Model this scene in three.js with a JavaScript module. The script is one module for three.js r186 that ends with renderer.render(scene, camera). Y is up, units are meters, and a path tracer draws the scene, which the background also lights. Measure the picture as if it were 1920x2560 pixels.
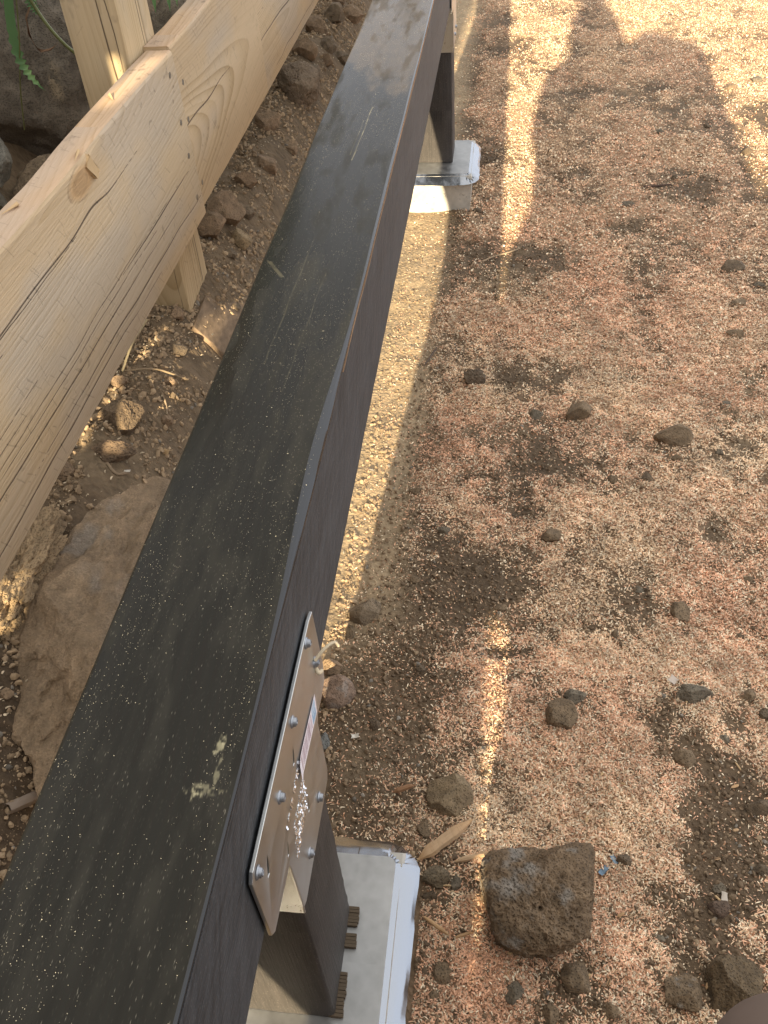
import * as THREE from 'three';
import { MarchingCubes } from 'three/addons/objects/MarchingCubes.js';
import { mergeGeometries, mergeVertices, toCreasedNormals } from 'three/addons/utils/BufferGeometryUtils.js';
import { RoundedBoxGeometry } from 'three/addons/geometries/RoundedBoxGeometry.js';

// ------------------------------------------------------------------ camera, sky, sun, exposure
const scene = new THREE.Scene();
const camera = new THREE.PerspectiveCamera(59.76, 768 / 1024, 0.01, 300);
camera.position.set(0.173, 1.330, 0);
camera.up.set(-0.034, 0.7156, -0.6977);
camera.lookAt(0.173 - 0.1238, 1.330 - 0.6957, -0.7076);

const SUN_TO = new THREE.Vector3(-0.22, 1, 3.1);          // towards the low sun behind the photographer
{
  const w = 256, h = 128, d = new Float32Array(w * h * 4);
  for (let j = 0; j < h; j++) for (let i = 0; i < w; i++) {
    const el = Math.max(0, (j + 0.5) / h * 2 - 1), t = Math.pow(el, 0.55);
    const k = (j * w + i) * 4;
    d[k] = 0.52 + (0.50 - 0.52) * t; d[k + 1] = 0.56 + (0.475 - 0.56) * t; d[k + 2] = 0.64 + (0.44 - 0.64) * t; d[k + 3] = 1;
  }
  const sky = new THREE.DataTexture(d, w, h, THREE.RGBAFormat, THREE.FloatType);
  sky.mapping = THREE.EquirectangularReflectionMapping; sky.magFilter = sky.minFilter = THREE.LinearFilter; sky.needsUpdate = true;
  scene.background = sky; scene.environment = sky;
}
const sun = new THREE.DirectionalLight(new THREE.Color(1, 0.83, 0.56), 4.5);
sun.position.copy(SUN_TO).normalize().multiplyScalar(12); sun.position.z -= 1.5;
sun.target.position.set(0, 0, -1.5); scene.add(sun, sun.target);
sun.castShadow = true; sun.shadow.radius = 1; sun.shadow.mapSize.set(4096, 4096);
Object.assign(sun.shadow.camera, { left: -4, right: 4, top: 4, bottom: -4, near: 0.5, far: 40 });

const renderer = new THREE.WebGLRenderer({ antialias: true });
renderer.setSize(768, 1024);
renderer.toneMapping = THREE.LinearToneMapping;
renderer.toneMappingExposure = 3.15;
renderer.shadowMap.enabled = true;

// ------------------------------------------------------------------ helpers
function rngOf(seed) { let a = seed >>> 0; return () => { a = (a + 0x6D2B79F5) | 0; let t = Math.imul(a ^ (a >>> 15), 1 | a); t = (t + Math.imul(t ^ (t >>> 7), 61 | t)) ^ t; return ((t ^ (t >>> 14)) >>> 0) / 4294967296; }; }
const clamp = (x, a = 0, b = 1) => x < a ? a : x > b ? b : x;
const mix = (a, b, t) => a + (b - a) * t;
const ss = (a, b, x) => { const t = clamp((x - a) / (b - a)); return t * t * (3 - 2 * t); };
function hash3(x, y, z) { let h = Math.imul(x, 374761393) + Math.imul(y, 668265263) + Math.imul(z, 2147483647 ^ 974634533); h = Math.imul(h ^ (h >>> 13), 1274126177); return ((h ^ (h >>> 16)) >>> 0) / 4294967296; }
function noise(x, y, z = 0) {          // value noise in -1..1
  const xi = Math.floor(x), yi = Math.floor(y), zi = Math.floor(z); let u = x - xi, v = y - yi, w = z - zi;
  u = u * u * (3 - 2 * u); v = v * v * (3 - 2 * v); w = w * w * (3 - 2 * w);
  const l = (a, b, t) => a + (b - a) * t;
  const q = (k) => l(l(hash3(xi, yi, zi + k), hash3(xi + 1, yi, zi + k), u), l(hash3(xi, yi + 1, zi + k), hash3(xi + 1, yi + 1, zi + k), u), v);
  return (w === 0 ? q(0) : l(q(0), q(1), w)) * 2 - 1;
}
function fbm(x, y, z = 0, o = 4) { let s = 0, a = 0.5, f = 1; for (let i = 0; i < o; i++) { s += a * noise(x * f, y * f, z * f + i * 7.3); a *= 0.5; f *= 2.03; } return s; }
function noise2(x, y, k) {
  const xi = Math.floor(x), yi = Math.floor(y); let u = x - xi, v = y - yi; u = u * u * (3 - 2 * u); v = v * v * (3 - 2 * v);
  const a = hash3(xi, yi, k), b = hash3(xi + 1, yi, k), c = hash3(xi, yi + 1, k), d = hash3(xi + 1, yi + 1, k), e = a + (b - a) * u;
  return (e + (c + (d - c) * u - e) * v) * 2 - 1;
}
function fbm2(x, y, k = 0, o = 4) { let s = 0, a = 0.5, f = 1; k = Math.floor(k); for (let i = 0; i < o; i++) { s += a * noise2(x * f, y * f, k + i * 7); a *= 0.5; f *= 2.03; } return s; }
function cell2(x, y) {
  const xi = Math.floor(x), yi = Math.floor(y); let m = 9;
  for (let i = -1; i < 2; i++) for (let j = -1; j < 2; j++) { const X = xi + i, Y = yi + j, dx = X + hash3(X, Y, 1) - x, dy = Y + hash3(X, Y, 2) - y; m = Math.min(m, dx * dx + dy * dy); }
  return Math.sqrt(m);
}
function cell(x, y, z = 0) {          // distance to the nearest feature point
  const xi = Math.floor(x), yi = Math.floor(y), zi = Math.floor(z); let m = 9;
  for (let i = -1; i < 2; i++) for (let j = -1; j < 2; j++) for (let k = -1; k < 2; k++) {
    const X = xi + i, Y = yi + j, Z = zi + k;
    const dx = X + hash3(X, Y, Z) - x, dy = Y + hash3(X + 57, Y, Z) - y, dz = Z + hash3(X, Y + 91, Z) - z;
    m = Math.min(m, dx * dx + dy * dy + dz * dz);
  }
  return Math.sqrt(m);
}
const toS = (c) => { c = clamp(c); return c < 0.0031308 ? c * 12.92 : 1.055 * Math.pow(c, 1 / 2.4) - 0.055; };
function texPair(w, h, fn) {           // fn(u, v) -> [r, g, b (linear), height 0..1, roughness]
  const c = new Uint8Array(w * h * 4), b = new Uint8Array(w * h * 4), ro = new Uint8Array(w * h * 4); let anyR = false;
  for (let j = 0; j < h; j++) for (let i = 0; i < w; i++) {
    const o = fn((i + 0.5) / w, (j + 0.5) / h), k = (j * w + i) * 4;
    c[k] = toS(o[0]) * 255; c[k + 1] = toS(o[1]) * 255; c[k + 2] = toS(o[2]) * 255; c[k + 3] = 255;
    b[k] = b[k + 1] = b[k + 2] = clamp(o[3]) * 255; b[k + 3] = 255;
    if (o[4] !== undefined) { anyR = true; ro[k] = ro[k + 1] = ro[k + 2] = clamp(o[4]) * 255; ro[k + 3] = 255; }
  }
  const mk = (d, srgb) => { const t = new THREE.DataTexture(d, w, h); t.wrapS = t.wrapT = THREE.RepeatWrapping; t.magFilter = THREE.LinearFilter; t.minFilter = THREE.LinearMipmapLinearFilter; t.generateMipmaps = true; if (srgb) t.colorSpace = THREE.SRGBColorSpace; t.needsUpdate = true; return t; };
  return { map: mk(c, true), bump: mk(b), rough: anyR ? mk(ro) : null };
}
const lin = (r, g, b) => new THREE.Color().setRGB(r, g, b);
function setUV(geo, su, sv, ou = 0, ov = 0, along = 'z') {   // box projection in metres
  const g = geo.index ? geo.toNonIndexed() : geo, p = g.attributes.position, uv = new Float32Array(p.count * 2);
  const a = new THREE.Vector3(), b = new THREE.Vector3(), c = new THREE.Vector3(), n = new THREE.Vector3();
  for (let i = 0; i < p.count; i += 3) {
    a.fromBufferAttribute(p, i); b.fromBufferAttribute(p, i + 1); c.fromBufferAttribute(p, i + 2);
    n.subVectors(b, a).cross(c.clone().sub(a));
    const X = Math.abs(n.x), Y = Math.abs(n.y), Z = Math.abs(n.z);
    [a, b, c].forEach((q, k) => {
      let u, v;
      if (along === 'z') { if (X >= Y && X >= Z) { u = q.z; v = q.y; } else if (Y >= Z) { u = q.z; v = q.x + 0.37; } else { u = q.x; v = q.y; } }
      else if (along === 'y') { if (X >= Y && X >= Z) { u = q.y; v = q.z; } else if (Z >= Y) { u = q.y; v = q.x + 0.23; } else { u = q.x; v = q.z; } }
      else { if (Y >= X && Y >= Z) { u = q.x; v = q.z; } else if (Z >= X) { u = q.x; v = q.y; } else { u = q.z; v = q.y; } }
      uv[(i + k) * 2] = u * su + ou; uv[(i + k) * 2 + 1] = v * sv + ov;
    });
  }
  g.setAttribute('uv', new THREE.BufferAttribute(uv, 2)); return g;
}
function loft(axis, stations, fn, capped = true) {   // closed outlines at stations along z or y
  const pos = [], idx = []; let n = 0;
  stations.forEach((s, i) => { const o = fn(s, i); n = o.length; for (const [a, b] of o) pos.push(...(axis === 'z' ? [a, b, s] : [a, s, b])); });
  for (let i = 0; i + 1 < stations.length; i++) for (let k = 0; k < n; k++) {
    const a = i * n + k, b = i * n + (k + 1) % n, c = a + n, d = b + n; idx.push(a, b, c, b, d, c);
  }
  if (capped) for (const [o, f] of [[0, 1], [(stations.length - 1) * n, 0]]) for (let k = 1; k + 1 < n; k++) f ? idx.push(o, o + k + 1, o + k) : idx.push(o, o + k, o + k + 1);
  const g = new THREE.BufferGeometry(); g.setAttribute('position', new THREE.Float32BufferAttribute(pos, 3)); g.setIndex(idx); return g;
}
const crease = (g, a = 0.6) => toCreasedNormals(g, a);
const used = {};
function numbered(n) { if (!used[n]) { used[n] = 1; return n; } return n + '_' + String(used[n]++).padStart(3, '0'); }
function sh(o) { o.castShadow = o.receiveShadow = true; return o; }
function tag(o, label, category, group, kind) { o.userData.label = label; if (category) o.userData.category = category; if (group) o.userData.group = group; if (kind) o.userData.kind = kind; return o; }
function thing(name, label, category, group, pos = [0, 0, 0]) { const g = new THREE.Group(); g.name = numbered(name); g.position.set(...pos); scene.add(g); return tag(g, label, category, group); }
function part(name, geo, mat, parent) { const m = sh(new THREE.Mesh(geo, mat)); m.name = name; parent.add(m); return m; }
function solo(name, geo, mat, label, category, group, kind) { const m = sh(new THREE.Mesh(geo, mat)); m.name = numbered(name); scene.add(m); return tag(m, label, category, group, kind); }
const range = (a, b, n) => Array.from({ length: n + 1 }, (_, i) => a + (b - a) * i / n);

// ------------------------------------------------------------------ materials
// pale softwood: grain runs along u (metres), across v
function woodFn(o) {
  const r = rngOf(o.seed);
  const cracks = Array.from({ length: o.cracks || 0 }, () => ({ u: r() * o.L, v: (0.03 + 0.70 * r()) * o.W, l: (0.25 + 0.9 * r()), w: 0.00018 + 0.00032 * r(), s: r() * 50 }));
  const streaks = Array.from({ length: o.marks || 0 }, () => ({ u: r() * o.L, v: r() * o.W, a: (r() - 0.5) * 0.7 + 1.1, l: 0.003 + 0.010 * r(), w: 0.0004 + 0.0006 * r() }));
  const gw = 64, gh = 16, bin = new Map(); streaks.forEach((s) => { const k = Math.floor(s.u / o.L * gw) * gh + Math.floor(s.v / o.W * gh); if (!bin.has(k)) bin.set(k, []); bin.get(k).push(s); });
  return (U, V) => {
    const u = U * o.L, v = V * o.W;
    let wv = v + 0.012 * fbm2(u * 1.3, v * 5, o.seed, 3) + 0.0025 * noise(u * 9, v * 30, o.seed);
    let kn = 0, kd = 9;
    for (const k of o.knots || []) { const du = (u - k[0]) / 2.4, dv = v - k[1], d = Math.sqrt(du * du + dv * dv), e = Math.exp(-d * d / (k[2] * k[2] * 3)); kn = Math.max(kn, e); wv += dv / (d + 0.004) * e * k[2] * 1.0; kd = Math.min(kd, d / k[2]); }
    const ax = o.W * o.pith + 0.05 * fbm2(u * 0.7, o.seed, 3, 2), rr = Math.sqrt((wv - ax) ** 2 + (o.deep + 0.07 * Math.sin(u * 1.7 + o.seed)) ** 2);
    let ph = rr * o.rings + 0.7 * fbm2(u * 2, v * 12, 5, 2) + 2.4 * fbm2(rr * 38, o.seed, 3, 2); const rn = Math.floor(ph); ph -= rn;
    const late = Math.pow(ph, 2.2) * (1 - ss(0.93, 1, ph)) * (0.35 + 0.9 * hash3(rn, 7, 3)) * (0.75 + 0.5 * noise2(u * 3, rr * 90, 4));
    const fib = noise(u * 60, v * 900, 3) * 0.5 + noise(u * 25, v * 2200, 8) * 0.5;
    const stain = fbm2(u * 2.2, v * 9, 11 + o.seed, 4), grey = ss(0.05, 0.45, fbm2(u * 3 + 4, v * 7, 23 + o.seed, 4));
    let R = o.c[0], G = o.c[1], B = o.c[2];
    const l = 1 - o.con * late + 0.06 * fib + 0.14 * stain; R *= l + 0.05 * late; G *= l; B *= l - 0.12 * late;
    const gm = (R + G + B) / 3; const gk = grey * (o.grey || 0); R = mix(R, gm * 1.02, gk); G = mix(G, gm * 0.98, gk); B = mix(B, gm * 0.92, gk);
    let hgt = 0.6 + 0.16 * fib - 0.2 * late, cr = 0;
    if (kd < 1) { const t = 1 - ss(0.55, 1, kd), m = 0.84 + 0.15 * noise(kd * 9, u * 40); R = mix(R, R * m, t); G = mix(G, G * m * 0.86, t); B = mix(B, B * m * 0.7, t); if (kd > 0.82 && kd < 0.92) cr = 0.3 * ss(-0.3, 0.5, noise(u * 60, v * 60)); }
    for (const k of cracks) { const d = u - k.u; if (d < 0 || d > k.l) continue; const e = Math.abs(wv - k.v - 0.002 * noise(u * 14, k.s)), ta = Math.sin(Math.PI * d / k.l), wd = k.w * ta * 1.6; if (e < wd * 2.5) cr = Math.max(cr, 1 - ss(wd, wd * 2.5, e)); }
    const bu = Math.floor(U * gw), bv = Math.floor(V * gh);
    let mk = 0;
    for (let i = -1; i < 2; i++) for (let j = -1; j < 2; j++) { const L = bin.get((bu + i) * gh + bv + j); if (L) for (const s of L) { const ca = Math.cos(s.a), sa = Math.sin(s.a), du = u - s.u, dv = v - s.v, p = du * ca + dv * sa, q = -du * sa + dv * ca; if (Math.abs(p) < s.l && Math.abs(q) < s.w) mk = Math.max(mk, 0.5); } }
    const spot = ss(0.32, 0.6, fbm2(u * 60, v * 90, 31, 3)) * ss(0.0, 0.35, fbm2(u * 4, v * 12, 41 + o.seed, 3));
    const dk = 1 - 0.78 * cr - 0.42 * mk - 0.35 * spot * (o.spot ?? 1); R *= dk; G *= dk * (1 - 0.06 * cr); B *= dk * (1 - 0.1 * cr);
    hgt -= 0.5 * cr + 0.2 * mk;
    return [R, G, B, hgt];
  };
}
const WB = texPair(2048, 384, woodFn({ L: 1.6, W: 0.3, seed: 3, cracks: 24, marks: 420, knots: [[0.5, 0.25, 0.022]], pith: 0.9, deep: 0.05, rings: 165, con: 0.24, c: [0.54, 0.40, 0.245], grey: 0.3 }));
const WB2 = texPair(2048, 384, woodFn({ L: 1.6, W: 0.3, seed: 8, cracks: 5, marks: 520, knots: [], pith: 0.35, deep: 0.06, rings: 190, con: 0.34, c: [0.53, 0.385, 0.23], grey: 0.3, spot: 0.7 }));
const WT = texPair(1024, 256, woodFn({ L: 1.2, W: 0.2, seed: 15, cracks: 8, marks: 160, pith: 0.4, deep: 0.16, rings: 150, con: 0.25, c: [0.50, 0.345, 0.215], grey: 0.25 }));
const WP = texPair(1024, 512, woodFn({ L: 1.0, W: 0.4, seed: 21, cracks: 14, marks: 60, pith: 0.6, deep: 0.05, rings: 110, con: 0.33, c: [0.50, 0.38, 0.225], grey: 0.25, spot: 0.5 }));
const stdm = (o) => new THREE.MeshStandardMaterial({ roughness: 0.9, metalness: 0, ...o });
const M = {};
M.board = stdm({ map: WB.map, bumpMap: WB.bump, bumpScale: 0.0016, roughness: 0.82 });
M.board2 = stdm({ map: WB2.map, bumpMap: WB2.bump, bumpScale: 0.0014, roughness: 0.82 });
M.boardTop = stdm({ map: WT.map, bumpMap: WT.bump, bumpScale: 0.0016, roughness: 0.85 });
M.post = stdm({ map: WP.map, bumpMap: WP.bump, bumpScale: 0.0012, roughness: 0.8 });
M.postPale = stdm({ map: WP.map, bumpMap: WP.bump, bumpScale: 0.0015, color: lin(1, 1, 1), roughness: 0.85 });
M.chip = stdm({ color: lin(0.52, 0.36, 0.19) });
M.fence = stdm({ map: WP.map, color: lin(0.8, 0.75, 0.7) });
// dark coated beam: top film and sawn sides
const TOPZ0 = 0.7, TOPL = 3.6;   // the print repeats beyond what is in view
const topTex = texPair(512, 2048, (U, V) => {
  const x = (U - 0.5) * 0.16, z = TOPZ0 - V * TOPL;
  const dust = ss(0.0, 0.5, fbm2(x * 60, z * 14, 3, 4)), brush = noise(x * 260 + 6 * noise(z * 3, 2), z * 5, 4), smear = ss(0.12, 0.5, fbm2(x * 26 + z * 2, z * 3.2, 9, 4));
  const hand = ss(0.2, 0.5, fbm2(x * 18 + 3, z * 7 + 9, 15, 3));
  let k = 0.0105 + 0.006 * dust + 0.006 * smear + 0.0012 * brush + 0.005 * hand;
  const fine = hash3(Math.floor(U * 512), Math.floor(V * 2048), 5); if (fine > 0.975) k += 0.035 * (0.3 + 0.7 * dust); if (fine > 0.9965) k += 0.12;
  let r = k * 1.0, g = k * 0.98, b = k * 0.86;
  const film = ss(-0.02, 0.06, -1.72 - z + 0.9 * x + 0.16 * fbm2(x * 26, z * 9, 27, 4)) * (0.75 + 0.35 * fbm2(x * 90, z * 40, 29, 3)); // browner tone towards the far end, with a torn outline
  r = mix(r, 0.062, film); g = mix(g, 0.047, film); b = mix(b, 0.030, film);
  // dried smears and long scuffs
  const sp = (cx, cz, rx, rz, s) => { const d = ((x - cx) / rx) ** 2 + ((z - cz) / rz) ** 2 + 2.2 * fbm2(x * 420, z * 300, 33, 4) + 0.3; const t = s * (1 - ss(0.0, 1.3, d)); r = mix(r, 0.26, t); g = mix(g, 0.25, t); b = mix(b, 0.18, t); };
  sp(0.050, -0.326, 0.004, 0.008, 0.5); sp(0.054, -0.306, 0.0022, 0.016, 0.3); sp(0.048, -0.290, 0.013, 0.005, 0.3); sp(0.043, -0.287, 0.004, 0.005, 0.75); sp(0.053, -0.330, 0.002, 0.004, 0.6);
  const sc = (x0, z0, x1, z1, w, s) => { if (z > Math.max(z0, z1) || z < Math.min(z0, z1)) return; const t = (z - z0) / (z1 - z0), xx = x0 + (x1 - x0) * t + 0.0012 * noise(z * 30, 7); const e = Math.abs(x - xx), q = s * (1 - ss(w * 0.4, w, e)) * (0.4 + 0.6 * ss(-0.2, 0.5, noise(z * 60, 3, 4))); r = mix(r, 0.22, q); g = mix(g, 0.2, q); b = mix(b, 0.13, q); };
  sc(0.012, -1.56, 0.006, -1.34, 0.0013, 0.5); sc(0.004, -1.50, 0.0, -1.36, 0.0008, 0.35); sc(-0.01, -1.1, -0.018, -0.8, 0.0012, 0.10); sc(0.02, -1.0, 0.012, -0.75, 0.001, 0.08); sc(-0.035, -0.99, -0.06, -1.03, 0.004, 0.2);
  return [r, g, b, 0.5 + 0.1 * fbm2(x * 40, z * 10, 2, 2), clamp(0.26 + 0.2 * dust + 0.12 * smear)];
});
M.beamTop = new THREE.MeshPhysicalMaterial({ map: topTex.map, roughnessMap: topTex.rough, roughness: 1, bumpMap: topTex.bump, bumpScale: 0.0006, specularIntensity: 0.22 });
M.film = new THREE.MeshPhysicalMaterial({ color: lin(0.012, 0.013, 0.015), roughness: 0.22, specularIntensity: 0.9 });
const sideTex = texPair(1024, 256, (U, V) => {
  const u = U * 1.0, v = V * 0.25;
  const gr = noise(u * 18, v * 700, 1) * 0.5 + noise(u * 40, v * 1500, 2) * 0.5, big = fbm2(u * 5, v * 14, 3, 4), saw = noise(u * 160 + v * 120, v * 30, 6), fl = hash3(Math.floor(U * 1024), Math.floor(V * 256), 9);
  let k = 0.050 + 0.026 * gr + 0.022 * big + 0.012 * saw; if (fl > 0.95) k += 0.06; k = Math.max(0.014, k);
  return [k * 0.86, k * 0.94, k * 1.04, 0.5 + 0.25 * gr + 0.18 * saw, 0.62];
});
M.beamSide = stdm({ map: sideTex.map, bumpMap: sideTex.bump, bumpScale: 0.0014, roughness: 0.6 });
const postTex = texPair(512, 512, (U, V) => {
  const u = U * 0.5, v = V * 0.25; const gr = noise(u * 14, v * 600, 1) * 0.5 + noise(u * 50, v * 1300, 4) * 0.5, big = fbm2(u * 8, v * 18, 6, 4), fl = hash3(Math.floor(U * 512), Math.floor(V * 512), 3);
  let k = 0.034 + 0.012 * gr + 0.02 * big; if (fl > 0.988) k += 0.16; k = Math.max(0.012, k); return [k * 1.14, k * 0.97, k * 0.84, 0.5 + 0.3 * gr, 0.5];
});
M.darkPost = stdm({ map: postTex.map, bumpMap: postTex.bump, bumpScale: 0.0012, roughness: 0.68 });
M.wornEdge = stdm({ color: lin(0.27, 0.155, 0.08), roughness: 0.7 });
// zinc and aluminium
const zinc = texPair(512, 512, (U, V) => {
  const a = cell2(U * 22, V * 22), b = fbm2(U * 9, V * 9, 2, 4), c = fbm2(U * 60, V * 60, 4, 2); const k = 0.42 + 0.05 * a + 0.10 * b + 0.05 * c;
  return [k * 0.99, k, k * 0.985, 0.5 + 0.3 * b, clamp(0.42 + 0.14 * b + 0.1 * c)];
});
M.zinc = new THREE.MeshStandardMaterial({ map: zinc.map, roughnessMap: zinc.rough, roughness: 1.15, metalness: 0.9, bumpMap: zinc.bump, bumpScale: 0.0004 });
M.foil = new THREE.MeshStandardMaterial({ color: lin(0.32, 0.34, 0.37), roughness: 0.22, metalness: 1, bumpMap: zinc.bump, bumpScale: 0.0015 });
M.plate = new THREE.MeshStandardMaterial({ color: lin(0.62, 0.63, 0.62), roughnessMap: zinc.rough, roughness: 0.85, metalness: 1, bumpMap: zinc.bump, bumpScale: 0.0006 });
M.stamp = new THREE.MeshStandardMaterial({ color: lin(0.85, 0.86, 0.88), roughness: 0.18, metalness: 1 });
M.screw = new THREE.MeshStandardMaterial({ color: lin(0.36, 0.38, 0.41), roughness: 0.5, metalness: 0.9 });
M.nail = new THREE.MeshStandardMaterial({ color: lin(0.26, 0.22, 0.17), roughness: 0.55, metalness: 0.6 });
const conc = texPair(512, 512, (U, V) => { const a = fbm2(U * 12, V * 12, 3, 5), p = ss(0.4, 0.6, fbm2(U * 50, V * 50, 8, 2)); const k = 0.45 + 0.13 * a - 0.16 * p; return [k, k * 0.95, k * 0.84, 0.6 + 0.3 * a - 0.4 * p]; });
M.concrete = stdm({ map: conc.map, bumpMap: conc.bump, bumpScale: 0.002 });
const dirtTex = texPair(1024, 1024, (U, V) => {
  const P = (x, y, f, z) => { // tileable
    const a = U, b = V, n = (i, j) => fbm2((a + i) * f, (b + j) * f, z, 3); return mix(mix(n(0, 0), n(-1, 0), ss(0.75, 1, a)), mix(n(0, -1), n(-1, -1), ss(0.75, 1, a)), ss(0.75, 1, b)); };
  const c = P(0, 0, 60, 3), d = P(0, 0, 14, 6), e = hash3(Math.floor(U * 1024), Math.floor(V * 1024), 2), k = 0.74 + 0.34 * c + 0.22 * d + (e - 0.5) * 0.28 + (e > 0.985 ? 0.7 : 0);
  return [k, k * 0.99, k * 0.97, 0.5 + 0.5 * c + 0.2 * d];
});
M.dirt = stdm({ map: dirtTex.map, bumpMap: dirtTex.bump, bumpScale: 0.005, vertexColors: true, roughness: 0.97 });
const rockTex = texPair(512, 512, (U, V) => { const a = fbm2(U * 10, V * 10, 3, 5), p = 1 - ss(0.1, 0.34, cell2(U * 26, V * 26)), e = hash3(Math.floor(U * 512), Math.floor(V * 512), 7); const k = 0.8 + 0.35 * a - 0.25 * p + (e - 0.5) * 0.2 + (e > 0.99 ? 0.5 : 0); return [k, k * 0.99, k * 0.96, 0.6 + 0.4 * a - 0.5 * p]; });
M.rock = stdm({ map: rockTex.map, bumpMap: rockTex.bump, bumpScale: 0.002, vertexColors: true, roughness: 0.92 });
M.smoothRock = stdm({ map: dirtTex.map, bumpMap: dirtTex.bump, bumpScale: 0.0016, vertexColors: true, roughness: 0.9 });
M.clod = stdm({ roughness: 0.97 });
M.flake = stdm({ roughness: 0.85, side: THREE.DoubleSide });

// ------------------------------------------------------------------ ground
const BLOBS = [[-0.02, -0.88, 0.11], [0.04, -1.02, 0.11], [0.03, -0.77, 0.08], [0.09, -1.14, 0.1], [0.16, -2.37, 0.13], [0.07, -1.92, 0.08], [0.28, -1.5, 0.1], [0.31, -1.58, 0.06], [0.25, -1.79, 0.06], [0.2, -1.18, 0.07], [0.25, -0.99, 0.07], [0.38, -1.13, 0.07], [0.41, -1.02, 0.06], [0.37, -1.24, 0.05], [0.54, -0.77, 0.04], [0.56, -0.68, 0.06], [0.55, -0.57, 0.05], [0.5, -0.53, 0.03], [0.59, -1.33, 0.06], [0.38, -0.58, 0.04], [0.42, -0.56, 0.03], [0.26, -0.43, 0.05], [0.2, -0.4, 0.04], [0.47, -0.45, 0.06], [0.37, -3.59, 0.08], [0.51, -2.66, 0.07], [1.03, -3.47, 0.18], [0.82, -3.64, 0.09], [0.86, -2.91, 0.1], [0.73, -1.58, 0.06], [0.46, -0.91, 0.04], [0.49, -0.84, 0.05], [0.12, -4.71, 0.11], [0.09, -4.36, 0.11], [0.09, -3.15, 0.11], [0.5, -3.79, 0.1], [0.15, -2.44, 0.11], [0.62, -0.93, 0.05]];
let DG = null; const DX = -0.4, DZ = -6.2, DS = 0.008, DW = 320, DH = 850;
function sawdust(x, z) {
  const fx = (x - DX) / DS, fz = (z - DZ) / DS, i = Math.floor(fx), j = Math.floor(fz);
  if (i < 0 || j < 0 || i > DW - 2 || j > DH - 2) return x < DX ? 0 : 0.7;
  if (!DG) { DG = new Float32Array(DW * DH); for (let b = 0; b < DH; b++) for (let a = 0; a < DW; a++) DG[b * DW + a] = sawdustAt(DX + a * DS, DZ + b * DS); }
  const u = fx - i, v = fz - j, k = j * DW + i; return mix(mix(DG[k], DG[k + 1], u), mix(DG[k + DW], DG[k + DW + 1], u), v);
}
function sawdustAt(x, z) {            // how thickly the chips lie, 0..1
  const wx = 0.11 * fbm2(x * 9, z * 9, 61, 4), wz = 0.13 * fbm2(x * 9, z * 9, 67, 4);
  let b = 0; for (const [bx, bz, r] of BLOBS) { const d = ((x + wx - bx) ** 2 + (z + wz - bz) ** 2) / (r * r * 1.3); if (d < 7) b += Math.exp(-d); }
  const n = fbm2(x * 9, z * 7, 2, 4), n2 = fbm2(x * 42, z * 36, 5, 3);
  let d = 0.95 - 0.72 * Math.min(1, b) + 0.9 * n + 0.8 * n2 - 0.34 * Math.exp(-(((x + wx - 0.15) / 0.2) ** 2 + ((z + wz + 1.22) / 0.55) ** 2)) - 0.25 * Math.exp(-(((x + wx - 0.58) / 0.09) ** 2 + ((z + wz + 0.7) / 0.35) ** 2)) + 0.3 * Math.exp(-(((x + wx - 0.34) / 0.13) ** 2 + ((z + wz + 0.66) / 0.28) ** 2));
  const edge = ss(-0.03, 0.07 + 0.12 * ss(-1.5, -0.9, z), x + 0.06 * n);
  return clamp(d) * mix(0.06, 1, edge) * ss(-0.2, 0.0, x + 0.1);
}
const bank = (x) => 0.46 * ss(0.13, 0.46, -x) + 0.16 * ss(0.46, 1.1, -x) + 0.9 * ss(0.75, 1.5, -x);
function height(x, z) {
  const k = ss(0.1, 0.35, -x);
  return bank(x) + (0.010 + 0.012 * k) * fbm2(x * 7, z * 7, 1, 3) + (0.004 + 0.010 * k) * fbm2(x * 32, z * 32, 4, 2) + sawdust(x, z) * (1 - k) * (0.005 + 0.010 * fbm2(x * 55, z * 55, 9, 2));
}
const rowsOf = (a, b, step, far) => { const out = []; for (let v = a; v <= b + 1e-9; v += step) out.push(v); let s = step, v = b; while (v < far) { s *= 1.35; v += s; out.push(v); } v = a; s = step; while (v > -far) { s *= 1.35; v -= s; out.unshift(v); } return out; };
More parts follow.
